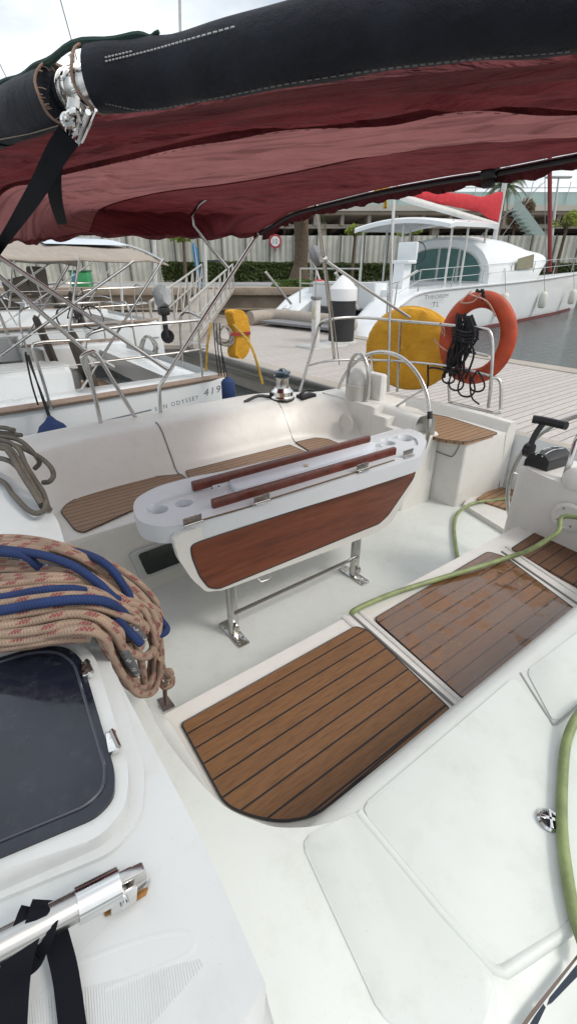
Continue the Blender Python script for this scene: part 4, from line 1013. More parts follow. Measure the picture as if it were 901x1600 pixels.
# curved moulding round seat corner
arc=[(150,955),(198,1040),(232,1104),(256,1150),(298,1206),(350,1259),(400,1283),(440,1293),(500,1289),(555,1268),(575,1254)]
AP=[Z(x,y,CO+.0012) for x,y in arc]
poly=cr(AP,4)[:-4]+[Z(x,y,CO+.0012) for x,y in ((562,1268),(600,1318),(690,1428),(768,1516),(790,1640))]+[Vector((-.03,-.3,CO+.0012)),Vector((-1.3,-.3,CO+.0012))]
slab('corner_moulding',poly,(0,0,-.04),WHITE2,me_,.001,2)
bm=bmesh.new(); top=[Z(x,y,CO-.014) for x,y in ((150,957),(198,1042),(233,1106),(257,1152),(299,1208),(351,1261),(400,1285))]
bot=[Z(x,y,z) for x,y,z in ((190,1010,1.2),(228,1072,1.25),(252,1114,1.373),(270,1135,1.376),(304,1192,1.376),(343,1255,1.376),(398,1284,1.376))]
T_=cr(top,5);B_=cr(bot,5); rows=[[a.lerp(b,t)-UP*.05*math.sin(math.pi*t) for t in (0,.1,.25,.5,.75,.9,1)] for a,b in zip(T_,B_)]
addgrid(bm,rows); fin('corner_cove',bm,WHITE2,me_)
# padeye plate with knotted rope
q=Z(258,1100,SOLE+.003); slab('pad_plate',[Z(246,1093,SOLE+.004),Z(262,1088,SOLE+.004),Z(274,1104,SOLE+.004),Z(256,1112,SOLE+.004)],(0,0,.004),DSTEEL,me_)
# fairlead/chrome vent on coaming
q=Z(857,1283,CO+.004); vt=thing('deck_fitting','small round chrome deck fitting set in the white coaming by the green hose','deck fitting',q)
bm=bmesh.new(); addlathe(bm,q,[(.020,0),(.0215,.004),(.018,.008),(.015,.005),(.0,.004)],24); fin('rim',bm,CHROME,vt)
bm=bmesh.new(); addbox(bm,q+UP*.008,(.034,.006,.005),Matrix.Rotation(.6,3,'Z'),.001); addbox(bm,q+UP*.008,(.006,.034,.005),Matrix.Rotation(.6,3,'Z'),.001); fin('cross_bar',bm,CHROME,vt)
lathe('well',q+UP*.0045,[(.0145,0),(.0145,.001)],BLACK,vt,20)
# decorative stripes at lower right
def ribbon(name,pp,z,mat,h=.0035):
    return slab(name,[Z(x,y,z) for x,y in pp],(0,0,-.004),mat,me_)
ribbon('side_stripe',[(901,1491),(901,1498),(838,1580),(814,1612),(806,1612),(830,1578)],CO+.0035,INKT)
ribbon('side_stripe',[(901,1506),(901,1526),(862,1566),(854,1570),(858,1558)],CO+.0035,INKB)
ribbon('side_stripe',[(848,1568),(852,1574),(834,1612),(820,1612),(834,1588)],CO+.0035,INKB)
# hatch on the coachroof
hp=[(-60,1035),(60,1000),(112,999),(148,1022),(203,1205),(196,1262),(160,1305),(-60,1400)]
hzz=CR_+.03
ht=[Z(x,y,hzz) for x,y in hp]
hpl=fillet([Z(x,y,hzz-.005) for x,y in hp],[0,.03,.03,.03,.03,.04,.04,0])
hobj=slab('hatch_frame',hpl,(0,0,-.05),WHITEG,me_,.010,4)
inn=[(-60,1045),(50,1012),(100,1008),(128,1028),(180,1205),(178,1245),(150,1275),(-60,1362)]
slab('hatch_pane',fillet([Z(x,y,hzz+.0005) for x,y in inn],[0,.02,.03,.02,.02,.03,.03,0]),(0,0,-.008),HATCH,hobj)
inn2=[(-60,1055),(45,1020),(90,1018),(116,1036),(165,1200),(162,1232),(136,1258),(-60,1340)]
tube('pane_moulding',fillet([Z(x,y,hzz+.001) for x,y in inn2],[0,.02,.03,.02,.02,.03,.03,0]),.0022,gen('pane_edge',(.05,.055,.075),.3),hobj,6,closed=True)
bas=[(-60,1010),(75,975),(130,985),(165,1010),(228,1200),(222,1275),(180,1330),(-60,1430)]
slab('hatch_base',fillet([Z(x,y,CR_+.006) for x,y in bas],.03),(0,0,-.02),WHITEG,hobj,.006,3)
for px,py in ((136,1046),(176,1160)):
    q=Z(px,py,hzz+.004); hn=box('hatch_hinge',q,(.030,.013,.008),CHROME,hobj,Matrix.Rotation(math.radians(170),3,'Z'),.002)
    tube('hinge_pin',[q+Vector((.014,.004,.004)),q+Vector((-.014,.004,.004))],.003,DSTEEL,hobj,8)
# non-skid ribs bottom left
bm=bmesh.new()
for i in range(64):
    x0=60+i*4.2; yb=1600+30; yt=1565-(i)*1.05+ (6 if i<3 else 0)
    a=Z(x0-8+ i*.0,1650-i*.5,CR_+.0002); b=Z(x0-14,yt-0,CR_+.0002)
    if i>34: a=Z(x0-8,1650-(i-34)*4.8,CR_+.0002)
    addtube(bm,[a,b],.0004,4)
o=fin('non_skid_ribs',bm,WHITEG,me_)
bm=bmesh.new(); addtube(bm,[Z(x,y,CR_-.0185) for x,y in ((120,1520),(230,1480),(290,1470),(306,1484),(290,1508),(170,1560))],.019,16,5); fin('moulding_ridge',bm,WHITEG,me_)
# port helm console
bm=bmesh.new(); cs=[Vector((-1.0,2.12,1.66)),Vector((-.86,2.07,1.66)),Vector((.15,2.00,1.62)),Vector((.15,2.38,1.62)),Vector((-.92,2.38,1.66)),Vector((-1.0,2.34,1.66))]
addslab(bm,fillet(cs,[.05,.06,0,0,.05,.05]),(0,0,SOLE-1.66),.03,3); fin('helm_console',bm,WHITE,me_)
q=Y(886,808,2.03); bm=bmesh.new(); addlathe(bm,q,[(.062,-.01),(.066,.002),(.052,.006),(.05,.002),(0,.003)],28,(0.06,-1,0)); pv=fin('speaker_plate',bm,WHITE,me_)
for k in range(4):
    a=k*math.pi/2+.6; lathe('screw',q+Vector((math.cos(a)*.042,-.006,math.sin(a)*.042)),[(.005,0),(.004,.003)],DSTEEL,pv,8,(0,-1,0))
# throttle
q=Vector((-.90,2.22,1.665)); th_=thing('throttle_control','black single lever throttle control on the white helm console','throttle',q)
T=[Y(808,728,2.12),Y(855,738,2.12),Y(860,700,2.12),Y(822,690,2.12)]
bm=bmesh.new()
addslab(bm,fillet([Vector((-.975,2.13,1.62)),Vector((-.975,2.13,1.69)),Vector((-.95,2.13,1.725)),Vector((-.9,2.13,1.735)),Vector((-.865,2.13,1.71)),Vector((-.865,2.13,1.62))],.012),(0.02,.17,.0),.006); fin('housing',bm,BLACK,th_)
lathe('pivot',Vector((-.985,2.2,1.71)),[(.035,0),(.035,.03),(.028,.036)],BLACK,th_,20,(-1,0,0))
bm=bmesh.new(); addtube(bm,[Vector((-1.0,2.2,1.71)),Vector((-1.0,2.22,1.78)),Vector((-.985,2.24,1.84))],.014,10,3); fin('lever_arm',bm,BLACK,th_)
bm=bmesh.new(); addtube(bm,[Vector((-1.03,2.22,1.853)),Vector((-.99,2.235,1.853)),Vector((-.90,2.25,1.85)),Vector((-.885,2.25,1.85))],.020,12,3,flat=.85); fin('lever_handle',bm,BLACK,th_)
bm=bmesh.new(); 
for k in (0,1): addtube(bm,[Vector((-.93+.03*k,2.125,1.725)),Vector((-.925+.03*k,2.2,1.74)),Vector((-.915+.03*k,2.3,1.73))],.003,6,3)
fin('trim_line',bm,CHROME,th_)
# second helm wheel (port) partial arc at the right edge
WXc=Vector((-.74,2.46,1.45))
w2=thing('steering_wheel','stainless steering wheel partly seen behind the black throttle at right','steering wheel',WXc)
tube('rim',[WXc+Vector((.44*math.cos(a),.06*math.sin(a),.44*math.sin(a))) for a in [2*math.pi*k/48 for k in range(48)]],.0125,STEEL,w2,10,closed=True)
for k in range(5):
    a=k*2*math.pi/5+.6; tube('spoke',[WXc,WXc+Vector((.44*math.cos(a),.06*math.sin(a),.44*math.sin(a)))],.007,STEEL,w2,8)
lathe('hub',WXc-Vector((0,.03,0)),[(.04,0),(.04,.05)],STEEL,w2,16,(0,1,0))
# guard tube by console & round instrument
tube('grab_rail',[Y(878,757,2.12),Y(890,720,2.13),Y(905,680,2.2),Y(935,660,2.35)],.013,STEEL,me_,10,3)
q=Y(906,750,2.12); ip=lathe('instrument_pod',q,[(.05,0),(.055,.03),(.05,.06),(.03,.075)],WHITE,me_,24,(-.1,-1,.3))
# ================================================================== TABLE
TZ=1.64
tb=thing('cockpit_table','white folding cockpit table with mahogany leaf hanging and two steel legs','table',(-1.5,1.2,SOLE))
def TT(px,py,z=TZ): return Z(px,py,z)
out=[(207,795),(212,778),(245,760),(300,745),(345,737),(577,682),(625,668),(655,672),(667,690),(655,715),(560,744),(400,790),(310,817),(250,824),(216,815)]
oo=fillet([TT(x,y) for x,y in out],.05)
ttop=slab('tabletop',oo,(0,0,-.075),TABW,tb,.016,4)
# recessed tray edge
tr=[(225,790),(250,772),(300,758),(372,745),(400,755),(330,785),(295,800),(245,806)]

cuts=[]
for px,py in ((248,792),(287,782),(607,689),(633,683)):
    q=TT(px,py); c=bmesh.new(); addlathe(c,q,[(.034,-.055),(.038,-.012),(.043,-.006),(.048,.01)],28); cuts.append(c)
for tp_,zz in ((tr,-.012),([(330,775),(372,741),(560,690),(600,688),(585,704),(400,757)],-.016),([(590,692),(612,676),(650,678),(655,690),(630,696)],-.012)):
    c=bmesh.new(); addslab(c,fillet([TT(x,y,TZ+.02) for x,y in tp_],.03),(0,0,zz-.02)); cuts.insert(0,c)
carve(ttop,cuts)
# centre lid (bright)
slab('centre_lid',fillet([TT(355,752,TZ+.004),TT(375,735,TZ+.004),TT(560,690,TZ+.004),TT(590,690,TZ+.004),TT(570,706,TZ+.004),TT(372,765,TZ+.004)],.03),(0,0,-.02),gelcoat('lid_white',(.72,.77,.84),.2,.3),tb,.006)
lathe('lid_button',TT(478,728,TZ+.006),[(.012,0),(.012,.004),(.006,.005)],gen('cream_plastic',(.5,.42,.26),.4),tb,14)
bm=bmesh.new()
for px,py in ((331,763),(342,760),(522,707)): addlathe(bm,TT(px,py,TZ+.001),[(.005,0),(.005,.002)],10)
fin('drain_hole',bm,BLACK,tb)
# wooden fiddle rails
def rail(p0,p1):
    A=Z(*p0,TZ+.025);B=Z(*p1,TZ+.025); d=(B-A).normalized(); s=d.cross(UP)
    pr=[(-.012,-.03),(-.013,.004),(-.008,.012),(.008,.012),(.013,.004),(.012,-.03)]
    bm=bmesh.new(); addslab(bm,[A+s*a+UP*b for a,b in pr],B-A,.003); fin('fiddle_rail',bm,RAILW,tb)
rail((300,757),(576,684)); rail((331,785),(616,702))
# leaf hanging on the port side
LX=-1.425
def LP(px,py,o=0): return X(px,py,LX+o)
lf=[(271,845),(285,832),(400,797),(560,747),(646,720),(656,726),(652,742),(612,815),(590,832),(350,922),(322,925),(300,905),(280,875)]
lo=slab('table_leaf',fillet([LP(x,y) for x,y in lf],.02),(-.03,0,0),WHITE,tb,.010,3)
wi=[(298,853),(312,846),(470,795),(640,734),(649,736),(645,748),(606,805),(592,818),(342,920),(326,918),(312,900),(300,870)]
slab('veneer_panel',fillet([LP(x,y,.0025) for x,y in wi],.02),(-.01,0,0),MAHOG,lo)
tube('veneer_seam',fillet([LP(x,y,.002) for x,y in wi],.02),.0028,BLACK,lo,6,closed=True)
# slot between top and leaf
bm=bmesh.new(); addtube(bm,[LP(318,812,.012),LP(395,790,.012)],.004,6); addtube(bm,[LP(408,784,.012),LP(615,719,.012)],.004,6); fin('slot_rod',bm,gen('slot_brown',(.16,.12,.07),.5,.4),tb)
for px,py in ((301,815),(409,781),(566,731),(637,709)):
    q=LP(px,py,.016); hn=box('hinge',q+UP*.008,(.003,.075,.030),DSTEEL,tb,None,.001); box('hinge_leaf',q+Vector((.008,0,-.012)),(.020,.075,.003),DSTEEL,hn,Matrix.Rotation(-.5,3,'Y'),.0008)
    tube('hinge_pin',[q+Vector((.003,-.038,-.006)),q+Vector((.003,.038,-.006))],.004,STEEL,hn,8)
# latch on leaf foot
q=[X(402,903,LX+.0),X(408,909,LX+.02),X(420,905,LX+.02),X(427,896,LX)]
tube('latch',q,.004,STEEL,tb,6)
# under box (beige bulkhead)
bx=[X(250,832,LX-.07),X(262,828,LX-.07),X(300,860,LX-.07),X(300,905,LX-.07),X(292,898,LX-.07)]
ay=[Vector((-1.47,.60,TZ-.07)),Vector((-1.47,.75,1.36)),Vector((-1.47,1.72,1.36)),Vector((-1.47,1.9,TZ-.07))]
slab('under_box',ay,(-.26,0,0),BEIGE,tb,.01)
# legs
for bpx,bpy_,lb in ((365,990,0),(557,903,1)):
    q=Z(bpx,bpy_,SOLE); q.x=-1.49
    lg=slab('table_leg',fillet([q+Vector((-.021,-.021,.004)),q+Vector((.021,-.021,.004)),q+Vector((.021,.021,.004)),q+Vector((-.021,.021,.004))],.012),(0,0,.46),STEEL,tb)
    slab('base_plate',fillet([q+Vector((-.10,-.03,.008)),q+Vector((.10,-.03,.008)),q+Vector((.10,.03,.008)),q+Vector((-.10,.03,.008))],.012),(0,0,-.006),STEEL,lg,.002)
    bm=bmesh.new()
    for sx in (-.085,-.05,.05,.085):
        for sy in (-.018,.018): addlathe(bm,q+Vector((sx,sy,.008)),[(.006,0),(.005,.003)],8)
    fin('bolt_heads',bm,DSTEEL,lg); lathe('collar_knob',q+Vector((.036,-.0,.045)),[(.010,0),(.012,.02),(.006,.035)],STEEL,lg,10,(0,0,1))
l0=Z(365,990,SOLE);l1=Z(557,903,SOLE)
tube('cross_bar',[Vector((-1.47,l0.y,SOLE+.14)),Vector((-1.47,l1.y,SOLE+.14))],.010,STEEL,tb,8)
# ================================================================== WHEEL + BINNACLE
WC=Vector((-2.285,2.52,1.50)); WR_=.465
sw=thing('steering_wheel','large stainless steering wheel behind the table on the starboard helm','steering wheel',WC)
def wpt(a,r=WR_): return WC+Vector((r*math.cos(a),.10*r*math.sin(a),r*math.sin(a)))
tube('rim',[wpt(2*math.pi*k/64) for k in range(64)],.0135,STEEL,sw,12,closed=True)
for k in range(5):
    a=math.radians(38+72*k); tube('spoke',[WC,wpt(a)],.008,STEEL,sw,8)
lathe('hub',WC-Vector((0,.02,0)),[(.05,0),(.05,.04),(.03,.06)],STEEL,sw,18,(0,1,0))
tube('king_spoke_wrap',[wpt(math.radians(13)),wpt(math.radians(16)),wpt(math.radians(19))],.017,BLACK,sw,10)
q=Vector((-2.40,2.42,1.63)); q=Y(552,640,2.40); q.z=1.63
bc=thing('compass_binnacle','white domed compass binnacle inside a steel hoop on the helm pedestal','compass',q)
q=Vector((q.x,2.44,1.63))
cream=gen('binnacle_cream',(.56,.55,.50),.4,0,.12,9)
lathe('base',q,[(.088,0),(.088,.11),(.084,.115)],cream,bc,28); lathe('dome',q+UP*.116,[(.082,0),(.082,.03),(.07,.075),(.045,.105),(.01,.118)],gen('dome_grey',(.6,.6,.58),.45,0,.15,14),bc,28)
bm=bmesh.new(); addtube(bm,[q+Vector((-.10,-.02,0)),q+Vector((-.10,-.02,.18)),q+Vector((-.085,-.02,.25)),q+Vector((-.04,-.02,.31)),q+Vector((.0,-.02,.325)),q+Vector((.04,-.02,.31)),q+Vector((.085,-.02,.25)),q+Vector((.10,-.02,.18)),q+Vector((.10,-.02,0))],.013,10,4); fin('guard_hoop',bm,STEEL,bc)
box('instrument_box',q+Vector((.02,.1,.09)),(.26,.07,.20),WHITE,bc,None,.02)
# ================================================================== WINCH
q=X(441,627,-2.78); q.z=1.622
wn=thing('sheet_winch','chrome self tailing winch with dark top on the starboard coaming','winch',q)
lathe('base_drum',q,[(.085,0),(.088,.012),(.088,.02),(.078,.03),(.082,.06),(.062,.078),(.056,.085)],CHROME,wn,32)
lathe('drum',q+UP*.085,[(.050,0),(.046,.02),(.046,.06),(.052,.075)],STEEL,wn,28)
lathe('jaw_ring',q+UP*.16,[(.056,0),(.062,.006),(.062,.012),(.05,.018),(.05,.024),(.062,.03),(.058,.04),(.03,.047),(.02,.06),(.012,.062)],gen('winch_top',(.08,.11,.14),.25,.6),wn,28)
lathe('base_ring',q,[(.09,-.002),(.092,.006),(.089,.012)],BLACK,wn,28)
c=X(478,625,-2.70); c.z=1.635
cl=thing('rope_clutch','black rope clutch beside the chrome winch on the coaming','clutch',c)
bm=bmesh.new(); addbox(bm,c,(.08,.14,.035),None,.01); fin('housing',bm,BLACK,cl); tube('handle',[c+Vector((0,-.06,.02)),c+Vector((0,.0,.045)),c+Vector((0,.07,.03))],.01,BLACK,cl,8,3)
c=X(404,640,-2.85); c.z=1.64
tag(tube('winch_handle',[c+Vector((0,-.12,-.01)),c+Vector((0,.0,.015)),c+Vector((.02,.09,.0)),c+Vector((.02,.1,.03))],.012,BLACK,None,8,3),'black winch handle lying left of the chrome winch','winch handle')
Ys=lambda px,py,y: Y(px,py,y*.895)
# ================================================================== PUSHPIT AND STERN GEAR
pp=thing('stern_pushpit','stainless stern rail with two horizontal bars carrying the lifebuoys','guard rail',(-2.6,3.7,1.5))
def PY(px,py,y): return Y(px,py,y)
bm=bmesh.new()
addtube(bm,[X(468,612,-3.2),X(488,545,-3.2),X(497,512,-3.2),Ys(512,500,3.02),Ys(560,496,3.3),Ys(620,501,3.55),Ys(700,508,3.66),Ys(752,513,3.68),Ys(765,520,3.68),Ys(769,545,3.68),Ys(766,600,3.68),Ys(762,637,3.68)],.0125,10,4)
fin('top_bar',bm,STEEL,pp)
bm=bmesh.new(); addtube(bm,[X(480,571,-3.2),Ys(520,563,3.1),Ys(600,563,3.55),Ys(700,572,3.67),Ys(767,588,3.68)],.0105,10,4); fin('lower_bar',bm,STEEL,pp)
for a,b in (((625,503),(620,612)),((700,596),(702,628)),((735,550),(762,556))):
    bm=bmesh.new(); addtube(bm,[Ys(*a,3.68),Ys(*b,3.68)],.0115,8); fin('upright',bm,STEEL,pp)
bm=bmesh.new(); addtube(bm,[Ys(767,590,3.72),Ys(777,592,3.75),Ys(782,603,3.76),Ys(781,640,3.76)],.012,10,4); addtube(bm,[Ys(700,628,3.7),Ys(770,645,3.7),Ys(781,645,3.76)],.011,8,1); fin('gate_loop',bm,STEEL,pp)
# ensign staff with furled flag
t=thing('ensign_staff','tall steel staff at the stern with a rolled red and yellow flag at its top','flag staff',Ys(605,610,3.5))
tube('staff',[Ys(606,612,3.5),Ys(611,400,3.5),Ys(616,285,3.5)],.0125,STEEL,t,10)
bm=bmesh.new(); rows=[]
for i in range(9):
    f=i/8; c=Ys(607-4*f,286+40*f,3.5); rows.append([c+RV*(-.02-.09*math.sin(math.pi*min(1,f*1.2+.15)))*k/5+FV*.012*math.sin(k*2.2+f*3) for k in range(6)])
addgrid(bm,rows); o=fin('flag_cloth',bm,FYEL,t); mo=o.modifiers.new('s','SOLIDIFY'); mo.thickness=.004
bm=bmesh.new(); rows=[]
for i in range(7):
    f=i/6; c=Ys(600-3*f,288+30*f,3.49); rows.append([c+RV*(-.05*math.sin(math.pi*min(1,f+.15)))*k/3-FV*.012 for k in range(4)])
addgrid(bm,rows); o=fin('flag_band',bm,FRED,t); mo=o.modifiers.new('s','SOLIDIFY'); mo.thickness=.004
# yellow covered buoy
q=Ys(640,545,3.82); yb=thing('covered_lifebuoy','round yellow cloth covered lifebuoy tied to the stern rail','lifebuoy',q)
n_=(Vector((0,0,H))-q); n_.z=0; n_=Vector((.25,-1,0)).normalized()
u_=n_.cross(UP).normalized()
ce=Ys(637,546,3.82); ru=(Ys(694,546,3.82)-Ys(581,546,3.82)).length/2; rz=(Ys(640,481,3.82)-Ys(640,611,3.82)).length/2
bm=bmesh.new(); rows=[]
for j,(rr,dp) in enumerate(((1.0,.06),(1.01,.03),(1.0,0),(.96,-.035),(.85,-.06),(.6,-.06),(.42,-.045),(.3,-.03),(.15,-.025),(.01,-.022))):
    ring=[]
    for k in range(72):
        a=2*math.pi*k/72; lx=ru*1.02*rr*math.cos(a); lz=rz*rr*math.sin(a)
        cr2=(.016*(1-abs(noise.noise(Vector((lx*11,lz*2.2,1))))*2.6)+.012*noise.noise(Vector((lx*22+lz*5,lz*5,4)))) if rr<.99 else .004*noise.noise(Vector((lx*20,lz*20,0)))
        ring.append(ce+u_*(lx+.004*math.sin(k*2.1))+UP*lz-n_*(dp-cr2))
    rows.append(ring)
vs=addgrid(bm,rows,True); bm.faces.new(vs[0][::-1]); fin('cloth_cover',bm,YEL,yb)
bm=bmesh.new(); addtube(bm,[ce+u_*ru*1.02*math.cos(a)+UP*rz*1.0*math.sin(a)-n_*.01 for a in [2*math.pi*k/48 for k in range(48)]],.006,6,1,True); fin('hem_piping',bm,YEL,yb)
# orange lifebuoy
ce=Ys(744,530,3.83); n2=Vector((.42,-1,.0)).normalized(); u2=n2.cross(UP).normalized()
lbu=thing('lifebuoy','orange ring lifebuoy hung on the stern rail with a dark rope bundle','lifebuoy',ce)
hw=(Ys(800,530,3.83)-Ys(684,530,3.83)).length/2; hh=(Ys(744,457,3.83)-Ys(744,603,3.83)).length/2
tr_=.060; bm=bmesh.new(); rows=[]
for k in range(56):
    a=2*math.pi*k/56; cdir=u2*math.cos(a)*(hw*.88-tr_)/(hh-tr_)+UP*math.sin(a); cc=ce+cdir*(hh-tr_)
    cd=cdir.normalized(); rows.append([cc+cd*tr_*math.cos(b)+n2*tr_*.62*math.sin(b) for b in [2*math.pi*j/18 for j in range(18)]])
rows.append(rows[0]); addgrid(bm,rows,True); bmesh.ops.remove_doubles(bm,verts=bm.verts,dist=.0005); fin('ring',bm,ORNG,lbu)
def rp(a,r,o=-.0): return ce+u2*math.cos(a)*(hw-.01)*r+UP*math.sin(a)*hh*r+n2*o
PINK=rope('rope_pink',(.55,.33,.26)); bm=bmesh.new()
addtube(bm,[rp(1.25,.96,.05),rp(1.7,.8,.06),rp(2.2,.62,.05)],.006,6,4); addtube(bm,[rp(1.25,1.03,.0),rp(1.0,.9,.06),rp(1.3,.8,.05),rp(1.5,.95,.06)],.006,6,4)
fin('grab_line',bm,PINK,lbu); bm=bmesh.new()
addtube(bm,[rp(-.5,.66,.04),rp(-.2,.85,.07),rp(-.05,1.02,.03)],.006,6,4); addtube(bm,[rp(.1,.8,.06),rp(.35,.95,.07),rp(.25,.8,.07),rp(.05,.75,.06)],.005,6,4)
fin('grab_line',bm,PINK,lbu)
# dark rope bundle
random.seed(3)
bm=bmesh.new()
for i in range(26):
    x0=720+random.uniform(-8,18); x1=712+random.uniform(-20,16); y1=580+random.uniform(-20,15)
    yy=3.70-random.uniform(-.02,.05)
    addtube(bm,[Ys(x0,497+random.uniform(-8,6),yy),Ys(x0+random.uniform(-10,10),525,yy-.03),Ys((x0+x1)/2+random.uniform(-14,14),552,yy-.02),Ys(x1,y1,yy)],.0085,6,4)
for i in range(4): addtube(bm,[Ys(706,512+i*5,3.66),Ys(728,520+i*5,3.60),Ys(747,514+i*5,3.66)],.009,6,4)
for cx_,cy_,rx_,ry_ in ((712,592,10,18),(728,600,12,20),(745,596,10,16),(700,585,8,14)):
    addtube(bm,[Ys(cx_+rx_*math.cos(a)+3*math.sin(2*a),cy_+ry_*math.sin(a),3.64) for a in [k*math.pi/6 for k in range(12)]],.0075,6,3,True)
addtube(bm,[Ys(668,588,3.6),Ys(670,575,3.6),Ys(690,577,3.6),Ys(712,584,3.6)],.008,6,4); addtube(bm,[Ys(668,570,3.6),Ys(668,600,3.6),Ys(664,613,3.6)],.008,6,4); addtube(bm,[Ys(733,590,3.64),Ys(736,620,3.64),Ys(748,632,3.64)],.007,6,4)
tag(fin('rope_bundle',bm,ROPEN),'bundle of dark rope looped inside the orange lifebuoy over the stern rail','rope bundle')
bm=bmesh.new(); 
for i in range(5):
    addtube(bm,[Ys(748+random.uniform(-8,8),462+random.uniform(-10,8),3.8) for _ in range(4)],.012,6,4)
tag(fin('rope_knot',bm,ROPEN),'black knot of cord on top of the orange lifebuoy','rope knot')
# ================================================================== BIMINI
bi=thing('bimini_awning','dark red fabric bimini awning with black sleeved front tube stretched overhead','awning',(-1.6,1.2,SOLE+.4))
# front sleeve: centre line
BZ=2.80
def sl(px,py,z=BZ): return Z(px,py,z)
cen=[(-220,320),(-90,232),(0,186),(90,150)]
def beam(pts,name,rs,mat=LEATH,seg=28):
    bm=bmesh.new(); P=cr([sl(x,y) for x,y in pts],6); n=len(P)
    wig=lambda t:rs*(1+.03*math.sin(t*17)+.02*math.sin(t*41))
    sweep(bm,P,wig,seg); return fin(name,bm,mat,bi)
beam([(-300,350),(-90,234),(0,188),(94,148)],'tube_sleeve',.047)
beam([(150,124),(230,118),(300,106),(450,72),(600,43),(750,22),(901,6),(1100,-20)],'tube_sleeve',.047)
# inner steel tube showing at the clamp
tube('front_tube',[sl(75,158,BZ+.005),sl(125,140,BZ+.005),sl(180,120,BZ+.005)],.033,STEEL,bi,24)
bm=bmesh.new()
A=sl(108,146,BZ+.005);B=sl(140,134,BZ+.005); d=(B-A).normalized()
for c_ in (A.lerp(B,.15),A.lerp(B,.55),A.lerp(B,1.0)): addlathe(bm,c_-d*.008,[(.034,0),(.0375,.001),(.0375,.012),(.034,.013)],28,d)
fin('clamp_band',bm,CHROME,bi)
# torn fringe at sleeve ends
random.seed(11)
for (c0,n0,sg) in (((150,124),60,-1),((94,148),50,1)):
    bm=bmesh.new(); C=sl(*c0); dd=d*sg
    u=d.cross(UP).normalized(); v=d.cross(u)
    for i in range(n0):
        a=random.uniform(0,6.28); r=.047*random.uniform(.93,1.02); p=C+(u*math.cos(a)+v*math.sin(a))*r; q=p+dd*random.uniform(.006,.020)+(u*math.cos(a)+v*math.sin(a))*random.uniform(-.010,.003)+Vector((0,0,-random.uniform(0,.006)))
        addtube(bm,[p-dd*.003,(p+q)/2+Vector((random.uniform(-.002,.002),)*3),q],.0008,4)
    addtube(bm,[C+(u*math.cos(a)+v*math.sin(a))*.0475+dd*.003*math.sin(a*5) for a in [2*math.pi*k/30 for k in range(30)]],.0026,6,1,True)
    fin('frayed_edge',bm,gen('frayed_thread',(.26,.17,.13),.9),bi)
def on_sleeve(px,py):
    for i in range(120):
        p=Z(px,py,2.70+.0010*i)
        for a,b in SEGS:
            ab=b-a; t=max(0,min(1,(p-a).dot(ab)/ab.length_squared))
            if (p-(a+ab*t)).length<.0500: return p
    return None
SEGS=[]
for pts_ in ([(-300,350),(-90,234),(0,188),(94,148)],[(150,124),(230,118),(300,106),(450,72),(600,43),(750,22),(901,6),(1100,-20)]):
    P_=cr([sl(x,y) for x,y in pts_],6); SEGS+=list(zip(P_,P_[1:]))
# white stitching
def stitch(pts,name='stitching',step=.008,mat=None):
    px=[];Pp=cr([Vector((x,y,0)) for x,y in pts],24); P=[on_sleeve(p.x,p.y) for p in Pp]; P=[p for p in P if p]
    bm=bmesh.new(); acc=0; Q=[P[0]]
    for a,b in zip(P,P[1:]):
        acc+=(b-a).length
        if acc>=step: Q.append(b); acc=0
    for a,b in zip(Q,Q[1:]): addtube(bm,[a,a.lerp(b,.62)],.0011,4)
    return fin(name,bm,mat or gen('white_thread',(.5,.5,.5),.8),bi,False)
# points on the sleeve surface: nearer the camera -> lower z
stitch([(165,96),(230,80),(300,60),(400,32),(450,18),(540,-4)],step=.007)
stitch([(164,90),(230,74),(300,54),(400,25),(450,11)],step=.007)
stitch([(165,162),(230,172),(330,155),(450,131),(600,108),(750,92),(901,80)],step=.007,mat=gen('dark_thread',(.16,.15,.15),.8))
stitch([(0,218),(50,208),(92,196)],step=.005,mat=gen('cord_cream',(.4,.34,.27),.8))
# dark green rain edge along the top of the sleeves
P=cr([sl(x,y) for x,y in [(-100,240),(0,188),(60,164),(94,148),(150,124),(230,117),(262,112)]],6); EP=[]
for i,p in enumerate(P):
    a=P[max(0,i-1)];b=P[min(len(P)-1,i+1)]; ax=(b-a).normalized(); vw=(p-Vector((0,0,H))).normalized(); n3=ax.cross(vw).normalized()
    if n3.z<0: n3=-n3
    dist=(p-Vector((0,0,H))).length; tilt=n3*math.cos(.047/dist)-vw*.047*.047/dist
    EP.append(p+n3*(.0475+.002*math.sin(i*.9))+vw*.004)
tube('green_edge',EP,lambda t:.0065*(1-.6*max(0,t*4-3))+.0008*math.sin(t*40),fabric('dark_green_fabric',(.016,.045,.035),None,0,400,.3),bi,8)
# canopy
NU=150
def rowc(pts): # resample to NU+1 points by arclength
    P=cr(pts,12); cum=[0]
    for a,b in zip(P,P[1:]): cum.append(cum[-1]+(b-a).length)
    out=[];j=0
    for k in range(NU+1):
        s=cum[-1]*k/NU
        while j<len(cum)-2 and cum[j+1]<s: j+=1
        t=(s-cum[j])/max(1e-9,cum[j+1]-cum[j]); out.append(P[j].lerp(P[j+1],min(1,t)))
    return out
ro=[]
r_top=rowc([Vector((-3.0,-.30,2.70)),Z(-60,240,2.80),Z(0,205,2.815),Z(110,168,2.82),Z(230,150,2.82),Z(450,110,2.815),Z(700,80,2.81),Z(901,60,2.81),Z(1150,0,2.81)])
r0=rowc([Vector((-3.02,-.22,2.66)),Z(-60,262,2.775),Z(0,231,2.78),Z(110,200,2.775),Z(230,180,2.77),Z(330,163,2.765),Z(450,140,2.765),Z(700,112,2.76),Z(901,95,2.76),Z(1150,40,2.76)])
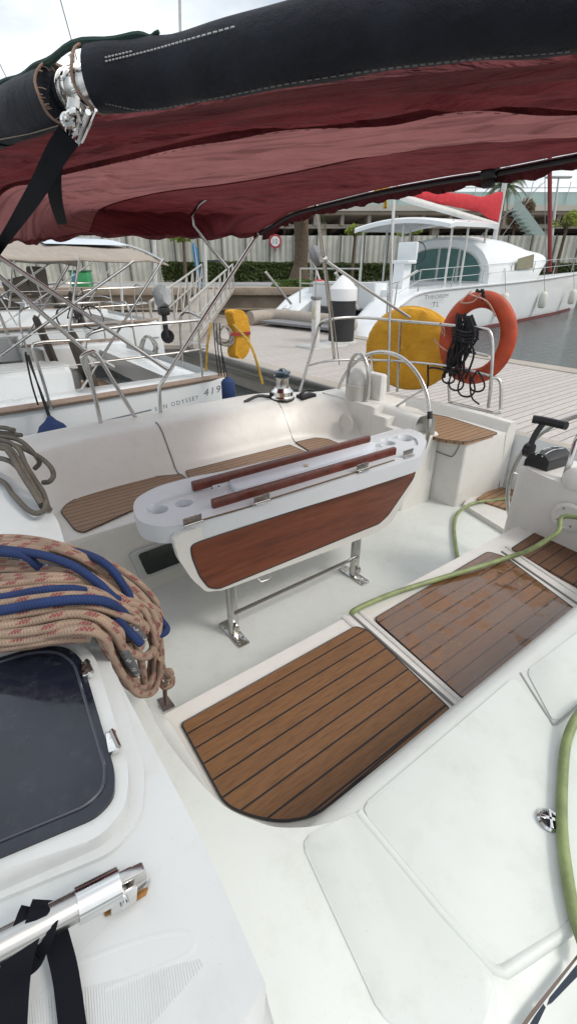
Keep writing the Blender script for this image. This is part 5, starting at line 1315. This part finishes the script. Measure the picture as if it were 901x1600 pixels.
r1=rowc([Vector((-3.03,.36,2.635)),Z(0,298,2.79),Z(60,277,2.80),Z(110,262,2.81),Z(215,238,2.80),Z(330,212,2.80),Z(450,192,2.80),Z(600,183,2.80),Z(720,162,2.80),Z(901,165,2.80),Z(1150,150,2.80)])
r2=rowc([X(140,362,-3.02),Z(160,325,2.82),Z(240,302,2.83),Z(350,287,2.84),Z(450,270,2.85),Z(600,238,2.85),Z(750,215,2.85),Z(901,200,2.85),Z(1100,180,2.85)])
r3=rowc([X(400,364,-2.98),X(425,350,-2.85),Y(460,330,1.98),Y(530,311,1.98),Y(600,294,1.98),Y(690,277,1.98),Y(770,264,1.98),Y(901,238,1.98),Y(1150,190,1.98)])
keys=[r_top,r0,r1,r2,r3]
mats_idx=[]; rows=[]
NV=26
for seg_ in range(4):
    nv=2 if seg_==0 else (NV if seg_<3 else NV+4)
    for j in range(nv):
        t=j/nv; row=[]
        for k in range(NU+1):
            p0=keys[max(0,seg_-1)][k];p1=keys[seg_][k];p2=keys[seg_+1][k];p3=keys[min(4,seg_+2)][k]
            if seg_<=1: p0=p1*2-p2
            p=.5*((2*p1)+(p2-p0)*t+(2*p0-5*p1+4*p2-p3)*t*t+(3*p1-p0-3*p2+p3)*t**3)
            w=math.sin(math.pi*t)
            # tension folds fanning roughly along the tube
            U=k/NU; V=seg_+t
            rg=1-abs(noise.noise(Vector((U*2.6,V*11+U*2.5,3.1))))*2.4
            rg2=1-abs(noise.noise(Vector((U*4.5,V*23-U*4,8.3))))*2.2
            am={0:.004,1:.022,2:.018,3:.016}[seg_]
            dz=-am*w*(max(0,rg)*1.0+max(0,rg2)*.5)
            if seg_==2: dz-=.012*w
            row.append(p+UP*dz)
        rows.append(row); mats_idx.append(seg_)
rows.append(keys[-1])
bm=bmesh.new(); vs=[[bm.verts.new(p) for p in r] for r in rows]
for i in range(len(rows)-1):
    for k in range(NU):
        f=bm.faces.new((vs[i][k],vs[i][k+1],vs[i+1][k+1],vs[i+1][k])); s=mats_idx[i]; f.material_index=0 if s<=1 else (1 if s==2 else 2)
can=fin('canopy',bm,[RED1,RED2,RED3],bi)
# seam ridge (hanging double fold) along r1 and r2
bm=bmesh.new()
P=r1; rr=[]
for k,p in enumerate(P):
    a=.5+.5*noise.noise(Vector((p.x*5,p.y*5,2))); rr.append([p+UP*.004,p-UP*(.010+.012*a)+FV*-.003,p-UP*.002+FV*.022,p+UP*.004+FV*.03])
addgrid(bm,rr); fin('seam_fold',bm,RED1,bi)
bm=bmesh.new()
for k in range(2,NU-2,1):
    if k%2==0: addtube(bm,[r1[k]-UP*.016,r1[k].lerp(r1[k+1],.7)-UP*.016],.0008,4)
fin('stitching',bm,gen('rust_thread',(.25,.10,.08),.8),bi,False)
bm=bmesh.new(); rr=[[p+UP*.003,p-UP*.006,p+FV*.012] for p in r2]; addgrid(bm,rr); fin('seam_fold',bm,RED3,bi)
# aft tube and hem flap
aft=[p-UP*.018+Vector((0,-.01,0)) for p in r3[3:]]
tube('aft_tube',aft,.0105,BLACK,bi,10)
bm=bmesh.new(); rr=[]
for k,p in enumerate(r3[2:]):
    h=.050+.004*math.sin(k*.9)+.022*noise.noise(Vector((k*.13,0,0))); rr.append([p+Vector((0,.012,0)),p+Vector((0,.022+.004*math.sin(k*1.7),-h*.5)),p+Vector((0,.016+.007*math.sin(k*2.3),-h))])
addgrid(bm,rr); o=fin('hem_flap',bm,RED3,bi); mo=o.modifiers.new('s','SOLIDIFY'); mo.thickness=.003
# side hem at starboard edge
side=[r[0] for r in rows]
bm=bmesh.new(); rr=[[p,p+Vector((.0,0,-.018-.008*math.sin(i*.8))),p+Vector((.02,0,-.004))] for i,p in enumerate(side)]; addgrid(bm,rr); fin('hem_flap',bm,RED3,bi)
# tube clamp black
q=Y(765,270,1.96); 
bm=bmesh.new(); addlathe(bm,q-Vector((.03,0,0)),[(.02,0),(.028,.01),(.028,.05),(.02,.06)],16,(1,0,.1)); addbox(bm,q-UP*.025,(.05,.03,.05),None,.008); fin('tube_clamp',bm,BLACK,bi)
# gathered corner
tube('corner_webbing',[X(398,372,-2.98),X(402,358,-2.98),X(412,345,-2.95)],.012,RED1,bi,8,3)
# frame struts
SX=-2.98
for nm,pts,r in (('frame_strut',[X(403,366,SX),X(325,486,SX),X(258,590,SX),X(249,604,SX),X(250,630,SX),X(252,656,SX)],.0125),
              ('frame_strut',[X(342,295,-2.6),X(312,318,-2.8),X(300,335,SX),X(303,352,SX),X(330,388,SX),X(357,420,SX)],.011),
              ('frame_strut',[X(-40,375,SX),X(12,410,SX),X(140,495,SX),X(261,577,SX)],.0125),
              ('frame_strut',[X(-40,405,SX-.05),X(0,432,SX-.05),X(136,550,SX-.05),X(178,574,SX-.05)],.0125)):
    tube(nm,pts,r,STEEL,bi,10)
tube('frame_strut',[Y(494,322,1.98),Y(505,405,2.35),Y(514,480,2.6),Y(522,560,2.8)],.0115,STEEL,bi,10)
tube('frame_strut',[Y(505,405,2.35),Y(570,450,2.75),Y(639,496,3.2)],.0115,STEEL,bi,10)
tube('frame_strut',[Y(496,340,2.1),Y(510,420,2.4),Y(530,570,2.9)],.004,DSTEEL,bi,6)
q=Y(505,405,2.33); lathe('strut_joint',q,[(.02,-.02),(.024,0),(.02,.02)],STEEL,bi,12,(0,-1,0))
# gate hoop on the coaming
gh=thing('handrail_hoop','inverted U stainless hoop standing on the starboard coaming','handrail',X(190,668,SX))
tube('hoop',[X(161,676,SX),X(146,610,SX),X(130,566,SX),X(130,556,SX),X(140,551,SX),X(152,554,SX),X(180,600,SX),X(219,664,SX)],.0125,STEEL,gh,10,5)
for px,py in ((161,675),(219,663)): lathe('foot_flange',X(px,py,SX),[(.03,-.004),(.03,.004),(.016,.01)],STEEL,gh,16)
# steel hoop on neighbour side (behind)
g2=thing('handrail_hoop','steel rail hoop on the deck edge of the neighbouring yacht by the black lines','handrail',X(75,640,XN))
tube('hoop',[X(80,638,XN+.0),X(66,590,XN),X(52,545,XN),X(60,536,XN),X(90,533,XN),X(140,531,XN)],.014,STEEL,g2,8,4); lathe('foot_flange',X(80,638,XN),[(.03,-.004),(.03,.004)],STEEL,g2,14)
# strap from clamp
bm=bmesh.new()
def flat(pts,w,th,nrm,bm):
    P=cr(pts,6); rows=[]
    for i,p in enumerate(P):
        a=P[max(0,i-1)];b=P[min(len(P)-1,i+1)]; d_=(b-a).normalized(); view=(p-Vector((0,0,H))).normalized(); s=d_.cross(view).normalized()
        s=(s+Vector(nrm)*.0).normalized(); n2_=s.cross(d_).normalized()
        rows.append([p+s*w/2+n2_*th,p-s*w/2+n2_*th,p-s*w/2-n2_*th,p+s*w/2-n2_*th])
    vs=addgrid(bm,rows,True); bm.faces.new(vs[0][::-1]); bm.faces.new(vs[-1])
st_=thing('webbing_strap','black webbing strap hanging from the steel clamp of the awning','strap',sl(100,215,2.72))
bm=bmesh.new(); flat([Z(108,212,2.72),Z(86,245,2.70),Z(50,310,2.66),Z(0,385,2.58),Z(-60,470,2.3+.1)],.040,.0012,(0,0,1),bm); fin('long_tail',bm,WEB,st_)
bm=bmesh.new(); flat([Z(100,222,2.715),Z(84,262,2.69),Z(88,315,2.655),Z(98,350,2.633)],.034,.0012,(0,0,1),bm); fin('short_tail',bm,WEB,st_)
bm=bmesh.new(); c0=[Z(118,172,2.745),Z(105,182,2.74),Z(102,200,2.735),Z(110,210,2.73),Z(118,205,2.73),Z(124,185,2.74)]
addtube(bm,c0,.0055,8,4,True); addtube(bm,[Z(138,175,2.74),Z(128,200,2.73),Z(120,225,2.72),Z(108,222,2.72),Z(115,200,2.73)],.005,8,4); addtube(bm,[Z(150,172,2.745),Z(140,195,2.74),Z(128,222,2.725)],.0028,6,4); fin('snap_hook',bm,CHROME,st_)
lathe('eye_rivet',Z(106,188,2.738),[(.012,-.006),(.013,0),(.009,.007)],CHROME,st_,16,(Vector((0,0,H))-Z(106,188,2.738)))
bm=bmesh.new(); addtube(bm,[sl(120,160,2.76),Z(118,176,2.745)],.016,10); fin('clamp_lug',bm,STEEL,st_)
# ================================================================== DECK TUBE, HINGE, WEBBING bottom left
TB=CR_+.035
a=Z(-40,1500,TB+.02);b=Z(165,1392,TB)
dt=thing('sprayhood_tube','polished steel tube with a deck hinge and black webbing wrapped round it','frame tube',Z(200,1390,CR_))
tube('tube',[a,b],.0125,STEEL,dt,20)
d_=(b-a).normalized()
tube('end_sleeve',[b-d_*.025,b+d_*.012],.0150,CHROME,dt,20)
bm=bmesh.new(); e=b+d_*.012
addbox(bm,e+d_*.012,(.026,.010,.018),frame(d_,d_.cross(UP).normalized()*-1,UP),.002); fin('fork_end',bm,STEEL,dt)
# hinge base plate
hpz=[Z(160,1428,CR_+.003),Z(178,1388,CR_+.003),Z(222,1352,CR_+.003),Z(236,1378,CR_+.003),Z(226,1392,CR_+.003)]
slab('hinge_plate',fillet(hpz,.003),(0,0,.007),STEEL,dt,.001)
c=Z(190,1392,CR_+.02)
bm=bmesh.new(); sd=d_.cross(UP).normalized()
for k in (-1,1): addbox(bm,c+sd*.009*k,(.024,.003,.026),frame(d_,sd,d_.cross(sd)*-1),.001)
fin('hinge_cheek',bm,CHROME,dt); tube('hinge_bolt',[c-sd*.016+UP*.004,c+sd*.016+UP*.004],.0045,CHROME,dt,10)
lathe('plate_screw',Z(216,1368,CR_+.010),[(.005,0),(.0045,.002)],DSTEEL,dt,12)
slab('rust_mark',[Z(164,1432,CR_+.002),Z(162,1424,CR_+.002),Z(200,1408,CR_+.002),Z(232,1386,CR_+.002),Z(228,1398,CR_+.002),Z(198,1418,CR_+.002)],(0,0,-.001),RUST,dt)
def wrapstrap(pp,w,name,par):
    bm=bmesh.new(); flat([Z(*p) for p in pp],w,.0009,(0,0,1),bm); return fin(name,bm,WEB,par)
wrapstrap([(55,1420,TB+.018),(48,1438,TB+.022),(28,1500,TB+.012),(20,1560,CR_+.02),(12,1680,CR_+.01)],.024,'webbing',dt)
wrapstrap([(75,1408,TB+.012),(70,1425,TB+.022),(58,1468,TB+.012),(52,1478,CR_+.02)],.026,'webbing',dt)
wrapstrap([(84,1450,CR_+.02),(92,1478,CR_+.018),(104,1530,CR_+.014),(118,1640,CR_+.01)],.020,'webbing',dt)
wrapstrap([(64,1470,CR_+.025),(55,1500,CR_+.02),(30,1520,CR_+.016),(-10,1560,CR_+.012)],.014,'webbing',dt)
# ================================================================== ROPES
random.seed(21)
rb=[]
def strand(bm,pts,r): 
    dz=random.uniform(-.007,.009)
    addtube(bm,[Z(x,y,z+dz+random.uniform(-.003,.003)) for x,y,z in pts],r,10,7)
def bundle(name,strands,r,mat,label,cat_='rope'):
    bm=bmesh.new()
    for s in strands: strand(bm,s,r)
    return tag(fin(name,bm,mat),label,cat_)
R0=.0069
S1=[ # upper outer strands draping right and down
 [(-60,848,2.0),(20,846,2.02),(90,858,2.02),(150,880,2.0),(200,912,1.98),(232,945,1.93),(246,975,1.88),(240,962,1.85)],
 [(-60,860,2.02),(40,852,2.04),(110,866,2.03),(170,900,2.0),(215,940,1.95),(236,985,1.86),(244,1040,1.75),(240,1060,1.70),(222,1074,1.72),(200,1060,1.78),(175,1010,1.86),(150,985,1.9)],
 [(-60,905,2.0),(0,902,2.02),(60,900,2.03),(105,902,2.03),(150,920,2.01),(190,936,1.98),(215,945,1.95),(228,975,1.9),(236,1000,1.85)],
 [(-60,918,2.02),(0,915,2.03),(70,908,2.035),(130,908,2.02),(175,925,2.0),(212,955,1.95),(222,1000,1.88),(215,1015,1.87),(195,1005,1.9)],
 [(-60,930,2.03),(0,927,2.035),(80,918,2.04),(140,925,2.03),(180,945,2.0),(215,970,1.96),(218,985,1.93),(200,995,1.93),(170,985,1.95),(140,975,1.97)],
 [(-60,948,2.04),(0,944,2.045),(60,935,2.05),(120,930,2.04),(165,938,2.02),(205,955,1.98),(218,965,1.95),(210,975,1.95),(180,970,1.97)],
 [(-60,970,2.045),(0,965,2.05),(60,955,2.055),(110,948,2.05),(150,948,2.04),(190,962,2.0),(214,972,1.97)],
 [(-60,985,2.04),(0,979,2.05),(50,972,2.055),(100,962,2.055),(150,965,2.04),(180,990,2.0),(190,1010,1.96),(215,1025,1.9),(232,1022,1.86),(241,1005,1.84),(240,980,1.86)],
 [(-60,995,2.03),(0,992,2.04),(60,985,2.05),(115,975,2.05),(150,985,2.02),(170,1020,1.96),(190,1050,1.88),(210,1072,1.8),(228,1074,1.76),(240,1055,1.74),(244,1020,1.8)],
 [(-60,1006,2.02),(0,1004,2.03),(50,999,2.035),(100,990,2.04),(145,990,2.02)],
 [(-60,882,2.0),(10,880,2.01),(70,890,2.01),(120,905,2.0)],
 [(-60,872,2.0),(30,870,2.01),(95,880,2.02),(150,905,2.0),(185,930,1.97)],
 [(150,885,2.0),(195,920,1.97),(228,945,1.93),(247,965,1.88),(248,985,1.86),(241,1005,1.84),(246,1045,1.6),(258,1060,1.35)],
]
S1+=[[(-60,1014,2.0),(0,1012,2.01),(45,1008,2.02),(90,1000,2.02),(130,998,2.01)],
 [(-60,890,2.0),(0,890,2.01),(50,890,2.015),(100,894,2.02),(160,915,2.0),(205,950,1.96),(225,985,1.9)],
 [(-60,842,1.99),(30,840,2.0),(100,853,2.0),(165,878,1.98),(210,905,1.95),(240,935,1.9),(248,955,1.86)],
 [(120,930,1.99),(170,958,1.98),(205,990,1.94),(220,1030,1.86),(226,1070,1.76)],
 [(130,965,1.98),(170,1000,1.96),(195,1040,1.88),(214,1068,1.8)]]
_x=[]
for s_ in S1[:13]+S1[:12]:
    jx,jy=random.uniform(-9,9),random.uniform(-10,10); _x.append([(x+jx+random.uniform(-4,4),y+jy+random.uniform(-3,3),z-random.uniform(.006,.022)) for x,y,z in s_])
S1+=_x
bundle('coiled_sheets',S1,R0,ROPEB,'beige rope with red flecks coiled in thick loops over the coachroof edge','rope coil')
S2=[[(-60,853,2.035),(0,858,2.045),(60,866,2.05),(110,882,2.045),(150,908,2.02),(180,935,1.99),(205,945,1.96)],
    [(-60,862,2.04),(30,866,2.05),(60,885,2.03),(85,898,2.0),(105,910,1.97)],
    [(-60,938,2.045),(0,935,2.05),(60,924,2.055),(110,921,2.05),(140,926,2.03),(165,936,1.99)],
    [(-60,957,2.055),(0,954,2.06),(60,943,2.065),(120,937,2.06),(165,940,2.04),(190,955,2.0),(205,972,1.95)],
    [(110,858,1.98),(150,872,2.02),(175,890,2.01),(195,918,1.98),(210,940,1.95),(235,955,1.9),(256,975,1.86),(260,985,1.85),(250,991,1.85),(240,984,1.86),(240,968,1.87)],
    [(180,965,2.0),(200,985,1.97),(220,1005,1.93)]]
bundle('blue_sheet',S2,R0*1.1,ROPEU,'royal blue rope running through the beige rope coils','rope')
S3=[[(178,1000,1.95),(186,1010,1.94),(200,1035,1.9),(214,1052,1.86)],[(185,1004,1.95),(196,1022,1.93),(210,1046,1.88)],[(20,872,2.02),(100,895,2.02),(150,925,2.0),(190,950,1.96)],[(160,950,1.99),(200,975,1.97),(225,1000,1.93)]]
bundle('flecked_sheet',S3,R0*1.15,ROPEK,'dark grey flecked rope tail hanging under the beige coils','rope')
# hanging knot
kc=Z(258,1062,1.33)
bm=bmesh.new()
strand(bm,[(250,1040,1.45),(256,1052,1.38),(262,1062,1.34),(268,1056,1.34),(266,1048,1.35),(256,1050,1.34),(250,1062,1.32),(256,1074,1.3),(268,1070,1.3),(270,1058,1.32)],.0085)
strand(bm,[(262,1060,1.33),(258,1072,1.28),(258,1085,1.1),(259,1100,.97)],.0080)
tag(fin('stopper_knot',bm,ROPEB),'knotted beige rope end tied down to the small steel floor plate','rope knot')
# grey ropes upper left
G=[[(-40,672,2.02),(0,668,2.05),(22,672,2.06)],[(-40,676,2.0),(0,676,2.03),(33,680,2.05)],
 [(-60,680,2.02),(0,682,2.05),(30,688,2.05),(50,705,2.03),(62,722,2.0),(55,732,1.98)],
 [(-60,685,2.02),(0,690,2.05),(30,698,2.05),(60,713,2.03),(78,728,2.02),(84,742,2.0),(78,752,1.99),(68,754,1.98)],
 [(-60,690,2.03),(0,688,2.06),(28,700,2.05),(40,725,2.03),(55,750,2.0),(68,770,1.98),(75,792,1.96),(78,796,1.96)],
 [(-60,695,2.03),(0,695,2.06),(20,705,2.05),(38,735,2.03),(55,765,2.0),(68,790,1.97)],
 [(-60,700,2.03),(0,700,2.05),(15,708,2.05),(35,742,2.02),(50,765,2.0),(64,788,1.97)],
 [(-60,712,2.0),(0,716,2.03),(25,728,2.02),(42,752,2.0),(55,770,1.98),(66,792,1.965)],
 [(-60,735,1.97),(0,750,1.975),(20,772,1.975),(42,795,1.975),(58,802,1.975),(70,796,1.975),(72,785,1.98)]]
bundle('grey_sheets',G,.0068,ROPEG,'dull grey rope tails hanging in loops on the white coachroof at upper left','rope coil')
# ================================================================== HOSE
hs1=[Z(800,778,1.02),Z(770,782,1.0),Z(740,786,SOLE+.05),Z(716,800,SOLE+.03),Z(709,820,SOLE+.02),Z(711,850,SOLE+.02),Z(716,880,SOLE+.02)]
hs2=[Z(716,880,SOLE+.02)]
hh_=thing('garden_hose','green water hose snaking across the cockpit floor and wet teak seat','hose',hs1[0])
tube('hose_run',hs1,.011,HOSE,hh_,12,6)
tube('hose_run',[Vector((-.05,1.98,1.60))]+[Z(901,808,1.58),Z(870,832,1.52),Z(830,858,1.45),Z(790,872,1.40),Z(740,888,SEAT+.025),Z(680,906,SEAT+.02),Z(620,925,SEAT+.02),Z(575,943,SEAT+.02),Z(553,954,SEAT+.015),Z(549,959,SEAT+.0)],.0105,HOSE,hh_,12,6)
tube('hose_run',[Z(930,1090,CO+.03),Z(901,1120,CO+.03),Z(884,1160,CO+.02),Z(878,1220,CO+.016),Z(877,1290,CO+.015),Z(884,1360,CO+.015),Z(897,1430,CO+.015),Z(920,1500,CO+.015)],.0098,HOSE,hh_,12,6)
# dark hose bit under table end
tag(tube('drain_hose',[Z(632,782,SOLE+.02),Z(645,782,SOLE+.02),Z(655,775,SOLE+.03),Z(650,765,SOLE+.05)],.009,RUB,None,8,4),'short grey hose end on the floor beside the table','hose')
# ================================================================== CAMERA, LIGHT
cam=bpy.data.cameras.new('Camera'); co=bpy.data.objects.new('Camera',cam); COL.objects.link(co)
co.location=(0,0,H); co.rotation_euler=(math.pi/2-PIT,0,HD)
cam.sensor_fit='VERTICAL'; cam.sensor_height=24; cam.lens=24*F/1600; cam.clip_start=.02; cam.clip_end=3000
S.camera=co
w=bpy.data.worlds.new('World'); S.world=w; w.use_nodes=True; t=w.node_tree; bg=t.nodes['Background']
sk=N(t,'ShaderNodeTexSky',sky_type='NISHITA'); sk.sun_disc=False; SE=math.radians(48); SR=math.radians(60)
sk.sun_elevation=SE; sk.sun_rotation=SR; sk.dust_density=6; sk.air_density=1.2; sk.ozone_density=1
cl_=noi(t,coord(t,(1,1,2.2),'Generated'),2.2,6,.55)
cm=ramp(t,cl_,[(.36,(0.4,)*3),(.60,(1,)*3)])
c2=mix(t,cm,sk.outputs[0],(9.0,9.5,9.9)); L(t,c2,bg.inputs[0]); bg.inputs[1].default_value=.12
sl_=bpy.data.lights.new('sun','SUN'); so=bpy.data.objects.new('sun',sl_); COL.objects.link(so); sl_.energy=1.2; sl_.angle=math.radians(14); sl_.color=(1,.96,.9)
# sun direction vector (towards sun): azimuth SR measured from +Y clockwise
dv=Vector((math.sin(SR)*math.cos(SE),math.cos(SR)*math.cos(SE),math.sin(SE))); so.rotation_euler=dv.to_track_quat('Z','Y').to_euler()
S.view_settings.view_transform='Standard'; S.view_settings.look='None'; S.view_settings.gamma=1; S.view_settings.exposure=.13
